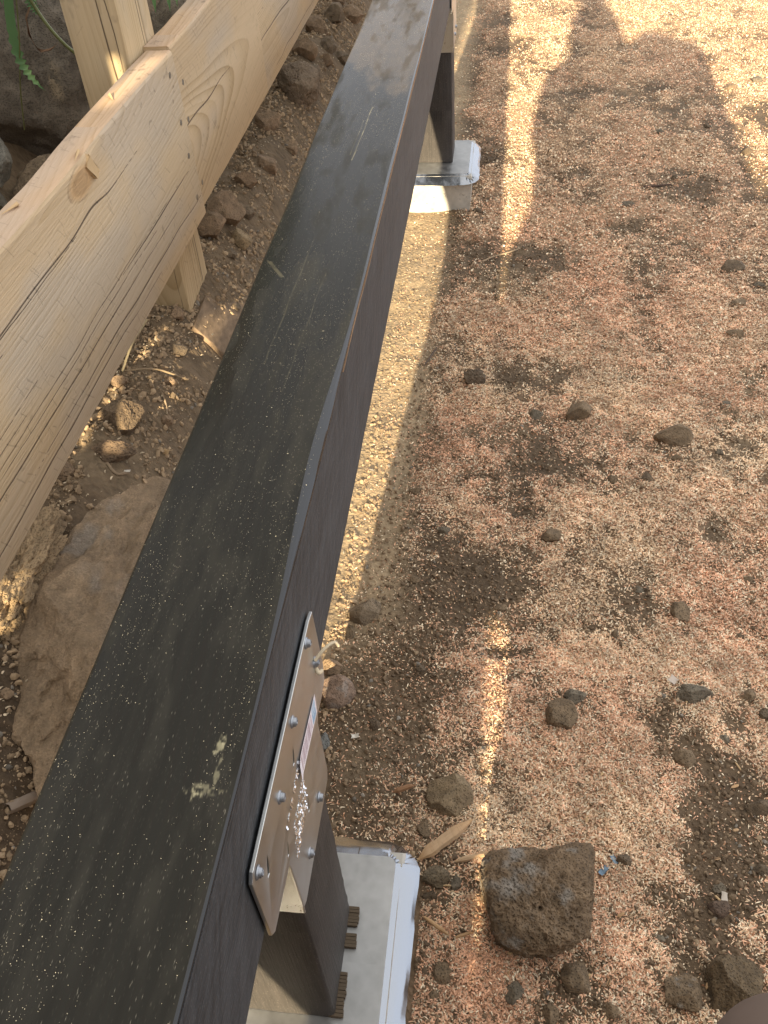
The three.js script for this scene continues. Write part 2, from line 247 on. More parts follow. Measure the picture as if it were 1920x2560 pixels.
{
  const xs = rowsOf(-0.62, 1.35, 0.0105, 70), zs = rowsOf(-4.6, 0.0, 0.0125, 70), pos = [], col = [], uv = [], idx = [];
  for (const z of zs) for (const x of xs) {
    const near = Math.abs(x) < 6 && Math.abs(z) < 9;
    pos.push(x, near ? height(x, z) : bank(x), z); uv.push(x / 0.42, z / 0.42);
    const s = near ? sawdust(x, z) : 0.5, n = fbm2(x * 4, z * 4, 8, 4), dry = ss(-0.04, 0.05, -x + 0.03 * n) * (0.8 * ss(-0.75, -1.15, z + 0.3 * n) - 0.6 * ss(0.15, 0.26, -x) * ss(-0.75, -1.15, z + 0.3 * n)) + 0.22 * ss(0.1, 0.5, fbm2(x * 3 + 2, z * 3, 12, 3));  // soil colour runs paler beneath the beam, less so near the camera
    const r = mix(0.135 + 0.04 * n, 0.47, dry), g = mix(0.092 + 0.026 * n, 0.355, dry), b = mix(0.055 + 0.014 * n, 0.22, dry);
    const t = 0.7 * s * s; col.push(mix(r, 0.60, t), mix(g, 0.40, t), mix(b, 0.25, t));
  }
  const w = xs.length; for (let j = 0; j + 1 < zs.length; j++) for (let i = 0; i + 1 < w; i++) { const a = j * w + i; idx.push(a, a + w, a + 1, a + 1, a + w, a + w + 1); }
  const g = new THREE.BufferGeometry(); g.setAttribute('position', new THREE.Float32BufferAttribute(pos, 3)); g.setAttribute('color', new THREE.Float32BufferAttribute(col, 3)); g.setAttribute('uv', new THREE.Float32BufferAttribute(uv, 2)); g.setIndex(idx); g.computeVertexNormals();
  const gm = sh(new THREE.Mesh(g, M.dirt)); gm.name = 'ground'; gm.userData.kind = 'structure'; gm.userData.label = 'brown soil under the sawdust, rising to a bank beside the boards'; gm.userData.category = 'ground'; scene.add(gm);
}
const groundNormal = (x, z) => { const e = 0.012; return new THREE.Vector3(height(x - e, z) - height(x + e, z), 2 * e, height(x, z - e) - height(x, z + e)).normalize(); };

// ------------------------------------------------------------------ piers, caps, posts, beam, tie plates
const ZSPAN = -2.4998;
const XP = [-0.14, 0], ZP = [-0.4698, -0.3345];         // post footprint
const CAP = { x0: -0.207, x1: 0.0533, z0: -0.5422, z1: -0.281, y: 0.127 };
function roundRect(x0, x1, z0, z1, r, n) {              // points anticlockwise seen from above, with corner parameter
  const out = [], c = [[x1 - r, z1 - r, 0], [x0 + r, z1 - r, 1], [x0 + r, z0 + r, 2], [x1 - r, z0 + r, 3]];
  c.forEach(([cx, cz, q], k) => {
    for (let i = 0; i <= n; i++) { const a = q * Math.PI / 2 + Math.PI / 2 * i / n; out.push([cx + r * Math.cos(a), cz + r * Math.sin(a), Math.cos(a), Math.sin(a), Math.sin(Math.PI * i / n)]); }
    const [nx, nz, q2] = c[(k + 1) % 4], a = (q + 1) * Math.PI / 2, p0 = [cx + r * Math.cos(a), cz + r * Math.sin(a)], p1 = [nx + r * Math.cos(a), nz + r * Math.sin(a)];
    for (let i = 1; i < n; i++) out.push([mix(p0[0], p1[0], i / n), mix(p0[1], p1[1], i / n), Math.cos(a), Math.sin(a), 0]);
  });
  return out;
}
function makeCap(seed, where) {
  const t = thing('metal_cap', where, 'metal cap', 'metal caps on the pier blocks');
  const { x0, x1, z0, z1, y } = CAP, ring = roundRect(x0, x1, z0, z1, 0.012, 16), n = ring.length;
  const s = new THREE.Shape(ring.map((p) => new THREE.Vector2(p[0], -p[1])));
  const g = new THREE.ExtrudeGeometry(s, { depth: 0.0014, bevelEnabled: false }); g.rotateX(-Math.PI / 2); g.translate(0, y - 0.0014, 0);
  part('top_sheet', crease(setUV(g, 2.5, 2.5, seed * 0.3, 0, 'x'), 0.5), M.zinc, t);
  const rows = 7, pos = [], idx = [];
  for (let j = 0; j <= rows; j++) ring.forEach((p, i) => {
    const f = j / rows, a = i / n, cw = p[4], pleat = cw * (Math.sin(a * n * 1.9 + seed) * 0.0035 + 0.003 * noise(a * 130, j * 0.6, seed)) * Math.sin(Math.PI * Math.min(1, f * 0.8 + 0.12));
    const wob = (0.0016 * noise(a * 60, f * 3, seed + 3) + 0.0012 * noise(a * 190, f * 5, seed + 9)) * f;
    const out = 0.032 * f * (1 - 0.12 * cw) + pleat + wob, drop = 0.018 * f + 0.005 * f * f * f + 0.0025 * noise(a * 26, 4, seed) * f + Math.abs(pleat) * 0.6;
    pos.push(p[0] + p[2] * out, y - 0.0002 - drop, p[1] + p[3] * out);
  });
  for (let j = 0; j < rows; j++) for (let i = 0; i < n; i++) { const a = j * n + i, b = j * n + (i + 1) % n; idx.push(a, b, a + n, b, b + n, a + n); }
  const fg = new THREE.BufferGeometry(); fg.setAttribute('position', new THREE.Float32BufferAttribute(pos, 3)); fg.setIndex(idx);
  part('drip_edge', crease(setUV(fg, 3, 3, 0, 0, 'x'), 0.4), M.foil, t);
  return t;
}
const capNear = makeCap(1, 'crinkled metal cap under the post with the price sticker on its tie plate');
const capFar = makeCap(2, 'metal cap on the exposed pale pier block'); capFar.position.set(0, 0, ZSPAN + 0.028);
function makePier(label) {
  const t = thing('pier_block', label, 'concrete block', 'concrete pier blocks');
  const g = loft('y', [-0.08, -0.02, 0.03, 0.07, 0.116, 0.1225], (y, i) => { const s = i === 5 ? 0.004 : 0, k = 0.012 * (y + 0.08) / 0.2; return [[CAP.x0 + s - k, CAP.z0 + s - k], [CAP.x0 + s - k, CAP.z1 - s + k], [CAP.x1 - s + k, CAP.z1 - s + k], [CAP.x1 - s + k, CAP.z0 + s - k]].map(([a, b]) => [a, b]); });
  part('block', crease(setUV(g, 3, 3, 0, 0, 'x'), 0.5), M.concrete, t); return t;
}
makePier('concrete pier block buried to its rim beneath the crinkled cap');
makePier('pale concrete pier block standing clear of the ground').position.set(0, 0, ZSPAN + 0.028);
function rectOutline(x0, x1, z0, z1, r, jig) { return roundRect(x0, x1, z0, z1, r, 4).map((p) => [p[0] + p[2] * jig(p), p[1] + p[3] * jig(p)]); }
function makePost(label, seed) {
  const t = thing('dark_post', label, 'post', 'dark posts under the beam');
  const ys = range(0.1285, 0.588, 36);
  const g = loft('y', ys, (y) => rectOutline(XP[0] + 0.001, XP[1] - 0.001, ZP[0], ZP[1], 0.006, (p) => 0.0008 * noise(p[0] * 90, y * 60, p[1] * 90 + seed)).reverse());
  part('timber', crease(setUV(g, 2, 4, seed * 0.21, 0, 'y'), 0.7), M.darkPost, t); return t;
}
makePost('short dark stained post behind the metal plate with the sticker', 1);
makePost('dark stained post standing on the pale exposed pier block', 2).position.set(0, 0, ZSPAN);
// shims at the foot of the near post
{
  const shim = (z0, z1, x1, label) => {
    const t = thing('wood_shim', label, 'shim', 'ridged shims at the foot of the post');
    const n = Math.round((z1 - z0) / 0.0045), pcs = [], r = rngOf(Math.round(z0 * -1000));
    for (let i = 0; i < n; i++) { const b = new THREE.BoxGeometry(x1 + 0.008 + 0.004 * (r() - 0.5), 0.004 + 0.003 * r(), (z1 - z0) / n * 0.86); b.translate(x1 / 2 - 0.004, 0.1275 + 0.0035, z0 + (i + 0.5) * (z1 - z0) / n); pcs.push(b); }
    const bs = new THREE.BoxGeometry(x1 + 0.004, 0.004, z1 - z0); bs.translate(x1 / 2 - 0.004, 0.1293, (z0 + z1) / 2); pcs.push(bs);
    part('ridged_strip', mergeGeometries(pcs), stdm({ color: lin(0.11, 0.08, 0.05) }), t);
  };
  shim(-0.468, -0.443, 0.0125, 'short ridged brown shim at the back corner of the post foot');
  shim(-0.434, -0.416, 0.0135, 'small ridged brown shim midway along the post foot');
  shim(-0.386, -0.334, 0.0085, 'long ridged brown shim at the front corner of the post foot');
}
// beam
{
  const t = thing('dark_beam', 'long dark coated timber beam dusted with sawdust, resting on two posts', 'beam');
  const YT = 0.767, YB = 0.5896, zs = range(3.2, -6.2, 340);
  const bv = (z) => 0.0017 + 0.0012 * fbm2(z * 3.2, 3, 1, 3) + 0.0072 * Math.exp(-(((z + 0.66) / 0.17) ** 2)) + 0.002 * Math.exp(-(((z + 1.25) / 0.2) ** 2)), wob = (z, k) => 0.0012 * fbm2(z * 3, k, 2, 3);
  const top = loft('z', zs, (z) => {
    const r = bv(z), l = 0.004 + 0.002 * noise(z * 4, 8), o = [];
    o.push([-0.14 - 0.0004, YT - 0.02]);
    for (let i = 0; i <= 4; i++) { const a = Math.PI / 2 * i / 4; o.push([-0.14 + l - l * Math.cos(a) + wob(z, 1), YT - l + l * Math.sin(a)]); }
    for (const f of [0.25, 0.5, 0.75]) o.push([-0.14 + 0.14 * f, YT + 0.0005 * noise(f * 9, z * 6)]);
    o.push([-r + wob(z, 5), YT], [-r * 0.6, YT - r * 0.5]);
    o.push([-0.003, YT - 0.02]);
    return o;
  });
  { // unique uv over the top
    const p = top.attributes.position, uv = new Float32Array(p.count * 2); for (let i = 0; i < p.count; i++) { uv[i * 2] = (p.getX(i) + 0.07) / 0.16 + 0.5; uv[i * 2 + 1] = (TOPZ0 - p.getZ(i)) / TOPL; } top.setAttribute('uv', new THREE.BufferAttribute(uv, 2));
  }
  part('top_coating', crease(top, 0.55), M.beamTop, t);
  const film = loft('z', zs, (z) => { const r = bv(z), o = [[-r - 0.0004 + wob(z, 5), YT - 0.0012]]; for (let i = 0; i <= 7; i++) { const a = Math.PI / 2 * i / 7; o.push([-r + (r + 0.0006) * Math.sin(a) + wob(z, 5), YT - r + (r + 0.0004) * Math.cos(a)]); } o.push([0.0006 + wob(z, 5), YT - r - 0.0006 - 0.0012 * (0.5 + 0.5 * noise(z * 14, 2))], [-0.003, YT - r - 0.003]); return o; });
  part('edge_film', crease(film, 0.9), M.film, t);
  const body = loft('z', zs, (z) => { const a = 0.0006 * noise(z * 20, 3), b = 0.0012 * noise(z * 26, 5); return [[-0.1395, YT - 0.012], [-0.1395, YB + 0.003], [-0.137, YB], [-0.003, YB + b], [-0.0004, YB + 0.003 + b], [a - 0.0002, YB + 0.09], [-0.0004, YT - 0.0075]]; });
  part('sawn_timber', crease(setUV(body, 1, 4, 0, 0, 'z'), 0.5), M.beamSide, t);
  const we = loft('z', range(-0.80, -3.4, 120), (z) => { const k = 0.5 + 0.5 * noise(z * 5, 1), w = (0.0005 + 0.0020 * k) * ss(-0.8, -1.7, z), y = YT - bv(z) - 0.0035 - 0.002 * noise(z * 9, 4); return [[-0.0015, y - w], [0.0011 + wob(z, 5), y - w], [0.0013 + wob(z, 5), y], [0.0011 + wob(z, 5), y + w], [-0.0015, y + w]].reverse(); });
  part('worn_edge', crease(we, 0.6), M.wornEdge, t);
}
// tie plates
function makeTie(label, sticker) {
  const t = thing('tie_plate', label, 'metal bracket', 'metal tie plates joining beam and posts');
  const s = new THREE.Shape();
  const P = [[0.268, 0.580], [0.262, 0.588], [0.262, 0.684], [0.268, 0.690], [0.505, 0.688], [0.519, 0.684], [0.523, 0.600], [0.519, 0.578], [0.500, 0.5745], [0.478, 0.5765], [0.472, 0.570], [0.472, 0.482], [0.466, 0.470], [0.338, 0.470], [0.3295, 0.476], [0.3275, 0.5745]];
  P.forEach((p, i) => i ? s.lineTo(...p) : s.moveTo(...p)); s.closePath();
  const slot = (u, y, a, l = 0.008, w = 0.0022) => { const h = new THREE.Path(), c = Math.cos(a), n = Math.sin(a), pt = (p, q) => [u + p * c - q * n, y + p * n + q * c]; h.moveTo(...pt(-l, -w)); h.quadraticCurveTo(...pt(0, -w * 2.2), ...pt(l, -w * 0.2)); h.quadraticCurveTo(...pt(0, w), ...pt(-l, w)); h.closePath(); s.holes.push(h); };
  slot(0.393, 0.642, 1.25, 0.011, 0.003); slot(0.291, 0.651, 1.25, 0.012, 0.0032); slot(0.326 + 0.006, 0.592, 1.25, 0.009, 0.0024); slot(0.400, 0.542, 1.25, 0.010, 0.0026);
  let g = new THREE.ExtrudeGeometry(s, { depth: 0.0022, bevelEnabled: true, bevelThickness: 0.0006, bevelSize: 0.0008, bevelSegments: 2, curveSegments: 5 });
  g.rotateY(Math.PI / 2); g.translate(0.0028, 0, 0);
  const plate = part('side_plate', crease(setUV(g, 1.5, 1.5, 0, 0, 'z'), 0.5), M.plate, t);
  const fl = new RoundedBoxGeometry(0.056, 0.118, 0.0028, 2, 0.0012); fl.translate(-0.0235, 0.517, -0.3312);
  part('post_flange', fl, M.plate, t);
  const screws = [[0.683, -0.484], [0.635, -0.498], [0.672, -0.408], [0.66, -0.344], [0.501, -0.429], [0.496, -0.373], [0.679, -0.273]];
  screws.forEach(([y, z], i) => {
    const head = new THREE.CylinderGeometry(0.0040, 0.0046, 0.0034 + 0.0009 * Math.sin(i * 5), 6); head.rotateY(i * 0.7); head.translate(0, 0.0026, 0);
    const rim = new THREE.CylinderGeometry(0.0052, 0.0060, 0.0013, 18); rim.translate(0, 0.0008, 0);
    const dim = new THREE.TorusGeometry(0.0023, 0.0006, 5, 10); dim.rotateX(Math.PI / 2); dim.translate(0, 0.0043, 0);
    const q = mergeGeometries([head.toNonIndexed(), rim.toNonIndexed(), dim.toNonIndexed()]); q.rotateZ(-Math.PI / 2 + 0.1 * Math.sin(i * 3)); q.translate(0.0056, y, z);
    part('screw', q, M.screw, t);
  });
  if (sticker) {
    const cv = document.createElement('canvas'); cv.width = 512; cv.height = 192; const c = cv.getContext('2d');
    c.fillStyle = '#efeaf0'; c.fillRect(0, 0, 512, 192); c.fillStyle = '#8fb2cf'; c.fillRect(396, 14, 92, 164);
    c.fillStyle = '#e9f0f5'; for (let i = 0; i < 5; i++) c.fillRect(410 + i * 15, 26, 6, 60 + (i * 37) % 70);
    const r = rngOf(4); let x = 70; c.fillStyle = '#8d6a78'; while (x < 380) { const w = 3 + Math.floor(r() * 3) * 3; c.fillRect(x, 18, w, 150); x += w + 4 + Math.floor(r() * 3) * 3; }
    const tx = new THREE.CanvasTexture(cv); tx.colorSpace = THREE.SRGBColorSpace;
    const sg = new THREE.PlaneGeometry(0.082, 0.026, 8, 3), p = sg.attributes.position; for (let i = 0; i < p.count; i++) p.setZ(i, 0.0004 + (p.getX(i) < -0.03 ? 0.0018 * ((-0.03 - p.getX(i)) / 0.011) : 0)); sg.computeVertexNormals();
    sg.rotateY(Math.PI / 2); sg.rotateX(-0.10); sg.translate(0.0064, 0.605, -0.434);
    const sk = part('price_sticker', sg, stdm({ map: tx, roughness: 0.45, side: THREE.DoubleSide }), plate); sk.userData.label = 'white and blue barcode sticker';
    const r2 = rngOf(11), pcs = [];
    for (let row = 0; row < 6; row++) for (let i = 0; i < 15; i++) { // stamped lettering, too small to read
      const u = row === 0 ? 0.398 - i * 0.0042 : 0.402 - (row - 1) * 0.002 - i * 0.0034, y = row === 0 ? 0.619 - 0.0006 * i : 0.590 - (row - 1) * 0.0085 - 0.0004 * i; if (r2() < 0.15) continue;
      for (let k = 0; k < 2; k++) { const b = new THREE.BoxGeometry(0.0013, 0.0012 + 0.0034 * r2(), 0.0010 + 0.0012 * r2()); b.rotateX(r2() * 3); b.rotateZ(0.25 + r2() * 0.5); b.translate(0.0058, y + (r2() - 0.5) * 0.005, -u + (r2() - 0.5) * 0.003); pcs.push(b); }
    }
    const st = part('stamped_lettering', mergeGeometries(pcs), M.stamp, plate); st.userData.kind = 'stuff';
    const curl = new THREE.TubeGeometry(new THREE.CatmullRomCurve3([[0.007, 0.640, -0.496], [0.016, 0.648, -0.505], [0.024, 0.648, -0.513], [0.027, 0.641, -0.514]].map((a) => new THREE.Vector3(...a))), 12, 0.0018, 5);
    part('wood_curl', curl, stdm({ color: lin(0.62, 0.52, 0.36) }), t);
    const curl2 = new THREE.TubeGeometry(new THREE.CatmullRomCurve3([[0.006, 0.627, -0.497], [0.009, 0.623, -0.494], [0.011, 0.620, -0.499]].map((a) => new THREE.Vector3(...a))), 8, 0.0022, 5);
    part('wood_curl', curl2, stdm({ color: lin(0.62, 0.52, 0.36) }), t);
  }
  return t;
}
makeTie('galvanised tie plate with a barcode sticker screwed to the beam side', true);
makeTie('plain galvanised tie plate on the post above the exposed pier block', false).position.set(0, 0, ZSPAN);

// ------------------------------------------------------------------ boards and post on the bank
function boardGeo(z0, z1, xf, th, y0, y1, seed, worn) {
  return loft('z', range(z0, z1, Math.round(Math.abs(z1 - z0) / 0.012)), (z) => {
    const k = (z - z1) / (z0 - z1), n1 = 0.0016 * noise(z * 22, seed), n2 = 0.0025 * worn * (0.5 + 0.5 * fbm2(z * 8, seed, 4, 3)), cup = 0.0012 * Math.sin(z * 4 + seed);
    const r = 0.0025 + n2 * 1.5 + worn * 0.006 * Math.exp(-(((z + 1.085) / 0.035) ** 2)), rb = 0.0025 + 0.001 * noise(z * 18, seed + 2), yt = y1 - 0.004 * worn * (0.5 + 0.5 * noise(z * 5, seed + 6));
    const X = xf + cup;
    return [[X - th, y0 + rb], [X - th + rb, y0], [X - rb, y0 + n1 * 0.4], [X, y0 + rb], [X, y0 + 0.012], [X + 0.0008 * noise(z * 9, 2), (y0 + y1) / 2], [X, yt - 0.03], [X, yt - r * 1.4], [X - r * 0.35, yt - r * 0.45], [X - r, yt], [X - th * 0.5, yt + n1 * 0.5], [X - th + rb + n2, yt], [X - th, yt - rb - n2]].reverse();
  });
}
function splitTop(geo) {     // faces looking up go to the worn top part
  const g = geo.index ? geo.toNonIndexed() : geo, p = g.attributes.position, a = new THREE.Vector3(), b = new THREE.Vector3(), c = new THREE.Vector3(), up = [], rest = [];
  for (let i = 0; i < p.count; i += 3) { a.fromBufferAttribute(p, i); b.fromBufferAttribute(p, i + 1); c.fromBufferAttribute(p, i + 2); const n = b.clone().sub(a).cross(c.clone().sub(a)).normalize(); (n.y > 0.5 && a.y > 0.75 ? up : rest).push(...a.toArray(), ...b.toArray(), ...c.toArray()); }
  return [up, rest].map((q) => { const r = new THREE.BufferGeometry(); r.setAttribute('position', new THREE.Float32BufferAttribute(q, 3)); return r; });
}
function makeBoard(label, z0, z1, xf, th, y0, y1, seed, worn, mat, ou) {
  const t = thing('timber_board', label, 'board');
  const [up, rest] = splitTop(boardGeo(z0, z1, xf, th, y0, y1, seed, worn));
  part('face', crease(setUV(rest, 1 / 1.6, 1 / 0.3, ou, -y0 / 0.3, 'z'), 0.3), mat, t);
  part('worn_top', crease(setUV(up, 1 / 1.2, 1 / 0.2, ou, 0, 'z'), 0.35), M.boardTop, t);
  return t;
}
const nailGeo = (() => { const h = new THREE.CylinderGeometry(0.0048, 0.0052, 0.002, 14); h.rotateZ(-Math.PI / 2); return h; })();
{
  const b1 = makeBoard('weathered pale board with a knot hole, its end butting the longer board', 0.25, -1.4955, -0.37, 0.0455, 0.6085, 0.888, 2, 1, M.board, 0.98);
  for (const [y, z] of [[0.858, -1.463], [0.782, -1.467], [0.725, -1.470], [0.652, -1.468]]) { const n = part('nail', nailGeo.clone(), M.nail, b1); n.position.set(-0.3694, y, z); }
  // split-out piece left in the knot
  const kg = new THREE.BoxGeometry(0.014, 0.026, 0.02, 2, 3, 3), p = kg.attributes.position; for (let i = 0; i < p.count; i++) { p.setXYZ(i, p.getX(i) * (1 - 0.5 * (p.getY(i) / 0.026 + 0.5)) + 0.001 * noise(i, 1), p.getY(i) + 0.002 * noise(i, 2), p.getZ(i) * (1 - 0.3 * (0.5 - p.getY(i) / 0.026))); }
  kg.rotateX(0.5); kg.translate(-0.372, 0.862, -1.103); part('split_knot', crease(kg.toNonIndexed(), 0.3), M.chip, b1.children[0]);
  for (const [x, y, z, l, a] of [[-0.374, 0.887, -1.08, 0.035, 0.2], [-0.40, 0.888, -0.93, 0.03, -0.3], [-0.395, 0.889, -1.28, 0.028, 0.5]]) { const s = new THREE.ConeGeometry(0.003, l, 4); s.rotateX(Math.PI / 2); s.rotateY(a); s.translate(x, y, z); part('splinter', s, M.chip, b1.children[1]); }
  const b2 = makeBoard('longer pale board with wavy grain running on beyond the butt joint', -1.500, -4.4, -0.3738, 0.0455, 0.617, 0.8915, 9, 0.5, M.board2, 0.3);
  b2.position.set(0, 0, 0);
  for (const [y, z] of [[0.825, -1.53], [0.768, -1.518], [0.655, -1.522]]) { const n = part('nail', nailGeo.clone(), M.nail, b2); n.position.set(-0.3742, y, z); }
}
{
  const t = thing('fence_post', 'yellowish square post standing behind the joint of the pale boards', 'post');
  const out = (x0, x1, z0, z1, s) => (y) => rectOutline(x0, x1, z0, z1, 0.003, (p) => 0.0007 * noise(p[0] * 60, y * 20, p[1] * 60 + s)).reverse();
  part('timber', crease(setUV(loft('y', range(0.36, 1.42, 50), out(-0.506, -0.4185, -1.5265, -1.4335, 1)), 1, 2.5, 0, 0.1, 'y'), 0.6), M.post, t);
  part('side_batten', crease(setUV(loft('y', range(0.42, 1.42, 50), out(-0.462, -0.4185, -1.567, -1.5295, 5)), 1, 2.5, 0.4, 0.4, 'y'), 0.6), M.postPale, t);
}

// ------------------------------------------------------------------ stones
function rockGeo(seed, o = {}) {
  const r = rngOf(seed), planes = Array.from({ length: o.planes ?? 14 }, () => { const v = new THREE.Vector3(r() * 2 - 1, r() * 2 - 1, r() * 2 - 1).normalize(); return [v, 0.50 + 0.34 * r()]; });
  let g = new THREE.IcosahedronGeometry(1, o.detail ?? 12); g.deleteAttribute('uv'); g.deleteAttribute('normal'); g = mergeVertices(g, 1e-4);
  const p = g.attributes.position, v = new THREE.Vector3(), col = new Float32Array(p.count * 3), c = o.color || [0.14, 0.10, 0.066];
  for (let i = 0; i < p.count; i++) {
    v.fromBufferAttribute(p, i); let R = o.shape ? o.shape(v) : 1.0;
    for (const [n, d] of planes) { const k = v.dot(n); if (k > 0.05) R = Math.min(R, d / k); }
    R = mix(R, 0.78, (o.round ?? 0.2) * 0.6);
    R += (o.lump ?? 0.09) * fbm(v.x * 2.6 + seed, v.y * 2.6, v.z * 2.6, 4) + (o.fine ?? 0.03) * fbm(v.x * 11, v.y * 11 + seed, v.z * 11, 3);
    let pit = 0; if (o.pits) { const q = cell(v.x * o.pits + seed, v.y * o.pits, v.z * o.pits), q2 = cell(v.x * o.pits * 2.3, v.y * o.pits * 2.3 + seed, v.z * o.pits * 2.3), m = ss(-0.15, 0.4, fbm(v.x * 3, v.y * 3, v.z * 3 + seed, 2)); pit = (1 - ss(0.12, 0.45, q)) * m; R -= 0.085 * pit + 0.03 * (1 - ss(0.15, 0.5, q2)); }
    if (o.crumble) R += o.crumble * (0.16 * (1 - cell(v.x * 4 + seed, v.y * 4, v.z * 4)) + 0.10 * (1 - cell(v.x * 10, v.y * 10 + seed, v.z * 10)) + 0.045 * (1 - cell(v.x * 24, v.y * 24, v.z * 24 + seed)));
    p.setXYZ(i, v.x * R, v.y * R, v.z * R);
    const n = 1 + 0.35 * fbm(v.x * 3 + seed, v.y * 3, v.z * 3, 4) + 0.3 * fbm(v.x * 14, v.y * 14, v.z * 14 + seed, 2); let cr = c[0] * n, cg = c[1] * n, cb = c[2] * n;
    if (o.crust) { const m = o.crust * ss(0.12, 0.4, fbm(v.x * 2.4 + 3 * seed, v.y * 2.4 + 1, v.z * 2.4, 4)) ; cr = mix(cr, 0.30, m); cg = mix(cg, 0.29, m); cb = mix(cb, 0.27, m); }
    if (o.dust) { const m = o.dust * ss(0.0, 0.4, fbm(v.x * 1.9 + 7 * seed, v.y * 1.9 + 5, v.z * 1.9, 4)); cr = mix(cr, 0.30, m); cg = mix(cg, 0.215, m); cb = mix(cb, 0.135, m); }
    col[i * 3] = cr; col[i * 3 + 1] = cg; col[i * 3 + 2] = cb;
  }
  g.setAttribute('color', new THREE.BufferAttribute(col, 3)); return g;
}
const rockCache = new Map();
let rockSeed = 5;
function stone(name, label, x, z, w, d, o = {}) {      // w across, d as seen down the slope of view
  const seed = o.seed ?? rockSeed++, g = rockGeo(seed, { detail: w > 0.055 ? 14 : w > 0.03 ? 9 : 6, ...o });
  const hh = (o.h ?? Math.min(w, d) * 0.72) * 0.55, turn = o.turn ?? (seed * 1.7) % 6.28;
  // the outline is scaled so that the turned stone spans w across and d in depth
  g.rotateY(turn); g.rotateX(((seed * 0.77) % 1 - 0.5) * 0.5); g.computeBoundingBox(); const b = g.boundingBox, sx = w / (b.max.x - b.min.x), sz = d * 0.92 / (b.max.z - b.min.z), sy = hh * 2 / (b.max.y - b.min.y);
  g.scale(sx, sy, sz); g.rotateY(o.yaw ?? 0);
  const gg = crease(setUV(g, 9, 9, seed * 0.13, seed * 0.31, 'x'), 0.38);
  const m = sh(new THREE.Mesh(gg, o.mat || M.rock)); m.name = numbered(name); m.position.set(x, (o.y ?? height(x, z)) + hh * (o.sit ?? 0.22), z); if (o.tilt) m.rotation.z = o.tilt; scene.add(m);
  return tag(m, label, o.cat || 'stone', o.group);
}
const BR = [0.205, 0.145, 0.088], DK = [0.145, 0.104, 0.066], TAN = [0.36, 0.265, 0.155], GR = [0.175, 0.145, 0.105], BANK = [0.29, 0.20, 0.125];
stone('lava_rock', 'big pitted brown lava rock with a grey crust beside the crinkled cap', 0.251, -0.535, 0.165, 0.175, { detail: 48, planes: 0, round: 0, pits: 7.5, lump: 0.10, fine: 0.05, crust: 0.6, color: [0.19, 0.13, 0.078], h: 0.125, seed: 31, cat: 'rock', sit: 0.5, turn: 0, shape: (v) => { const e = 3.6, q = Math.pow(Math.pow(Math.abs(v.x), e) + Math.pow(Math.abs(v.y) * 1.05, e) + Math.pow(Math.abs(v.z), e), -1 / e), dd = (x, y, z, w) => Math.exp(-((v.x - x) ** 2 + (v.y - y) ** 2 + (v.z - z) ** 2) / w); return q * 0.86 - 0.34 * dd(-0.2, 0.5, -0.84, 0.13) + 0.24 * dd(0.62, 0.35, -0.70, 0.07) - 0.24 * dd(-0.8, 0, 0.6, 0.3) - 0.26 * dd(0.72, 0, 0.69, 0.25) - 0.1 * dd(0.3, 0.9, 0.3, 0.3) + 0.06 * dd(-0.9, 0.3, -0.4, 0.15); } });
stone('rough_rock', 'rough dark rock half hidden by the brown knee', 0.515, -0.452, 0.078, 0.088, { detail: 18, pits: 6, color: [0.14, 0.098, 0.055], h: 0.07, cat: 'rock' });
stone('rough_rock', 'knobbly two-tone stone next to the rough rock by the knee', 0.443, -0.44, 0.05, 0.054, { detail: 16, pits: 5, crust: 0.4, color: BR });
stone('brown_stone', 'oval brown stone just below the big pitted lava rock', 0.305, -0.452, 0.042, 0.05, { color: BR });
stone('brown_stone', 'small brown stone next to the blue scraps', 0.383, -0.618, 0.024, 0.023, { color: DK });
stone('brown_stone', 'reddish brown smooth stone beside the white scrap', 0.511, -0.561, 0.033, 0.027, { round: 0.7, color: [0.15, 0.10, 0.07] });
stone('flat_stone', 'small flat grey-brown stone above the reddish smooth stone', 0.517, -0.592, 0.019, 0.02, { color: GR });
stone('flat_stone', 'wide flat dark stone lying in bare soil beside the sawdust edge', 0.602, -0.725, 0.056, 0.032, { color: DK });
stone('square_stone', 'squarish brown stone beside the long wood splinter', 0.116, -0.703, 0.076, 0.078, { planes: 7, round: 0.1, color: [0.27, 0.20, 0.12], dust: 0.4, h: 0.055, turn: 0.5, detail: 18, cat: 'rock' });
stone('wedge_stone', 'dark wedge-shaped stone with a lit ridge in the sawdust', 0.296, -0.858, 0.056, 0.062, { planes: 6, round: 0.08, color: BR, h: 0.05 });
stone('flat_stone', 'flat brown stone touching the wedge-shaped stone', 0.32, -0.906, 0.041, 0.03, { planes: 8, color: GR });
stone('long_stone', 'long grey-brown stone lying beside the white paper scrap', 0.517, -0.92, 0.065, 0.038, { color: GR, pits: 7 });
stone('long_stone', 'upright brown stone half buried in sawdust beside a dark soil patch', 0.524, -1.108, 0.034, 0.052, { color: BR });
stone('brown_stone', 'round brown stone half sunk beside the gravel patch', 0.492, -0.802, 0.037, 0.04, { round: 0.6, color: BR, dust: 0.4 });
stone('round_stone', 'blocky round stone with a sunlit streak just before it', 0.356, -1.698, 0.06, 0.058, { planes: 9, round: 0.25, color: BR, h: 0.055, detail: 16, dust: 0.35 });
stone('round_stone', 'broad domed grey-brown stone, widest of those farther out', 0.565, -1.61, 0.088, 0.06, { planes: 8, round: 0.2, color: BR, h: 0.058, detail: 16, dust: 0.4 });
stone('round_stone', 'tall clod of earth on the soil patch near the beam shadow', 0.109, -1.815, 0.056, 0.05, { crumble: 1, color: [0.17, 0.125, 0.085], h: 0.055 });
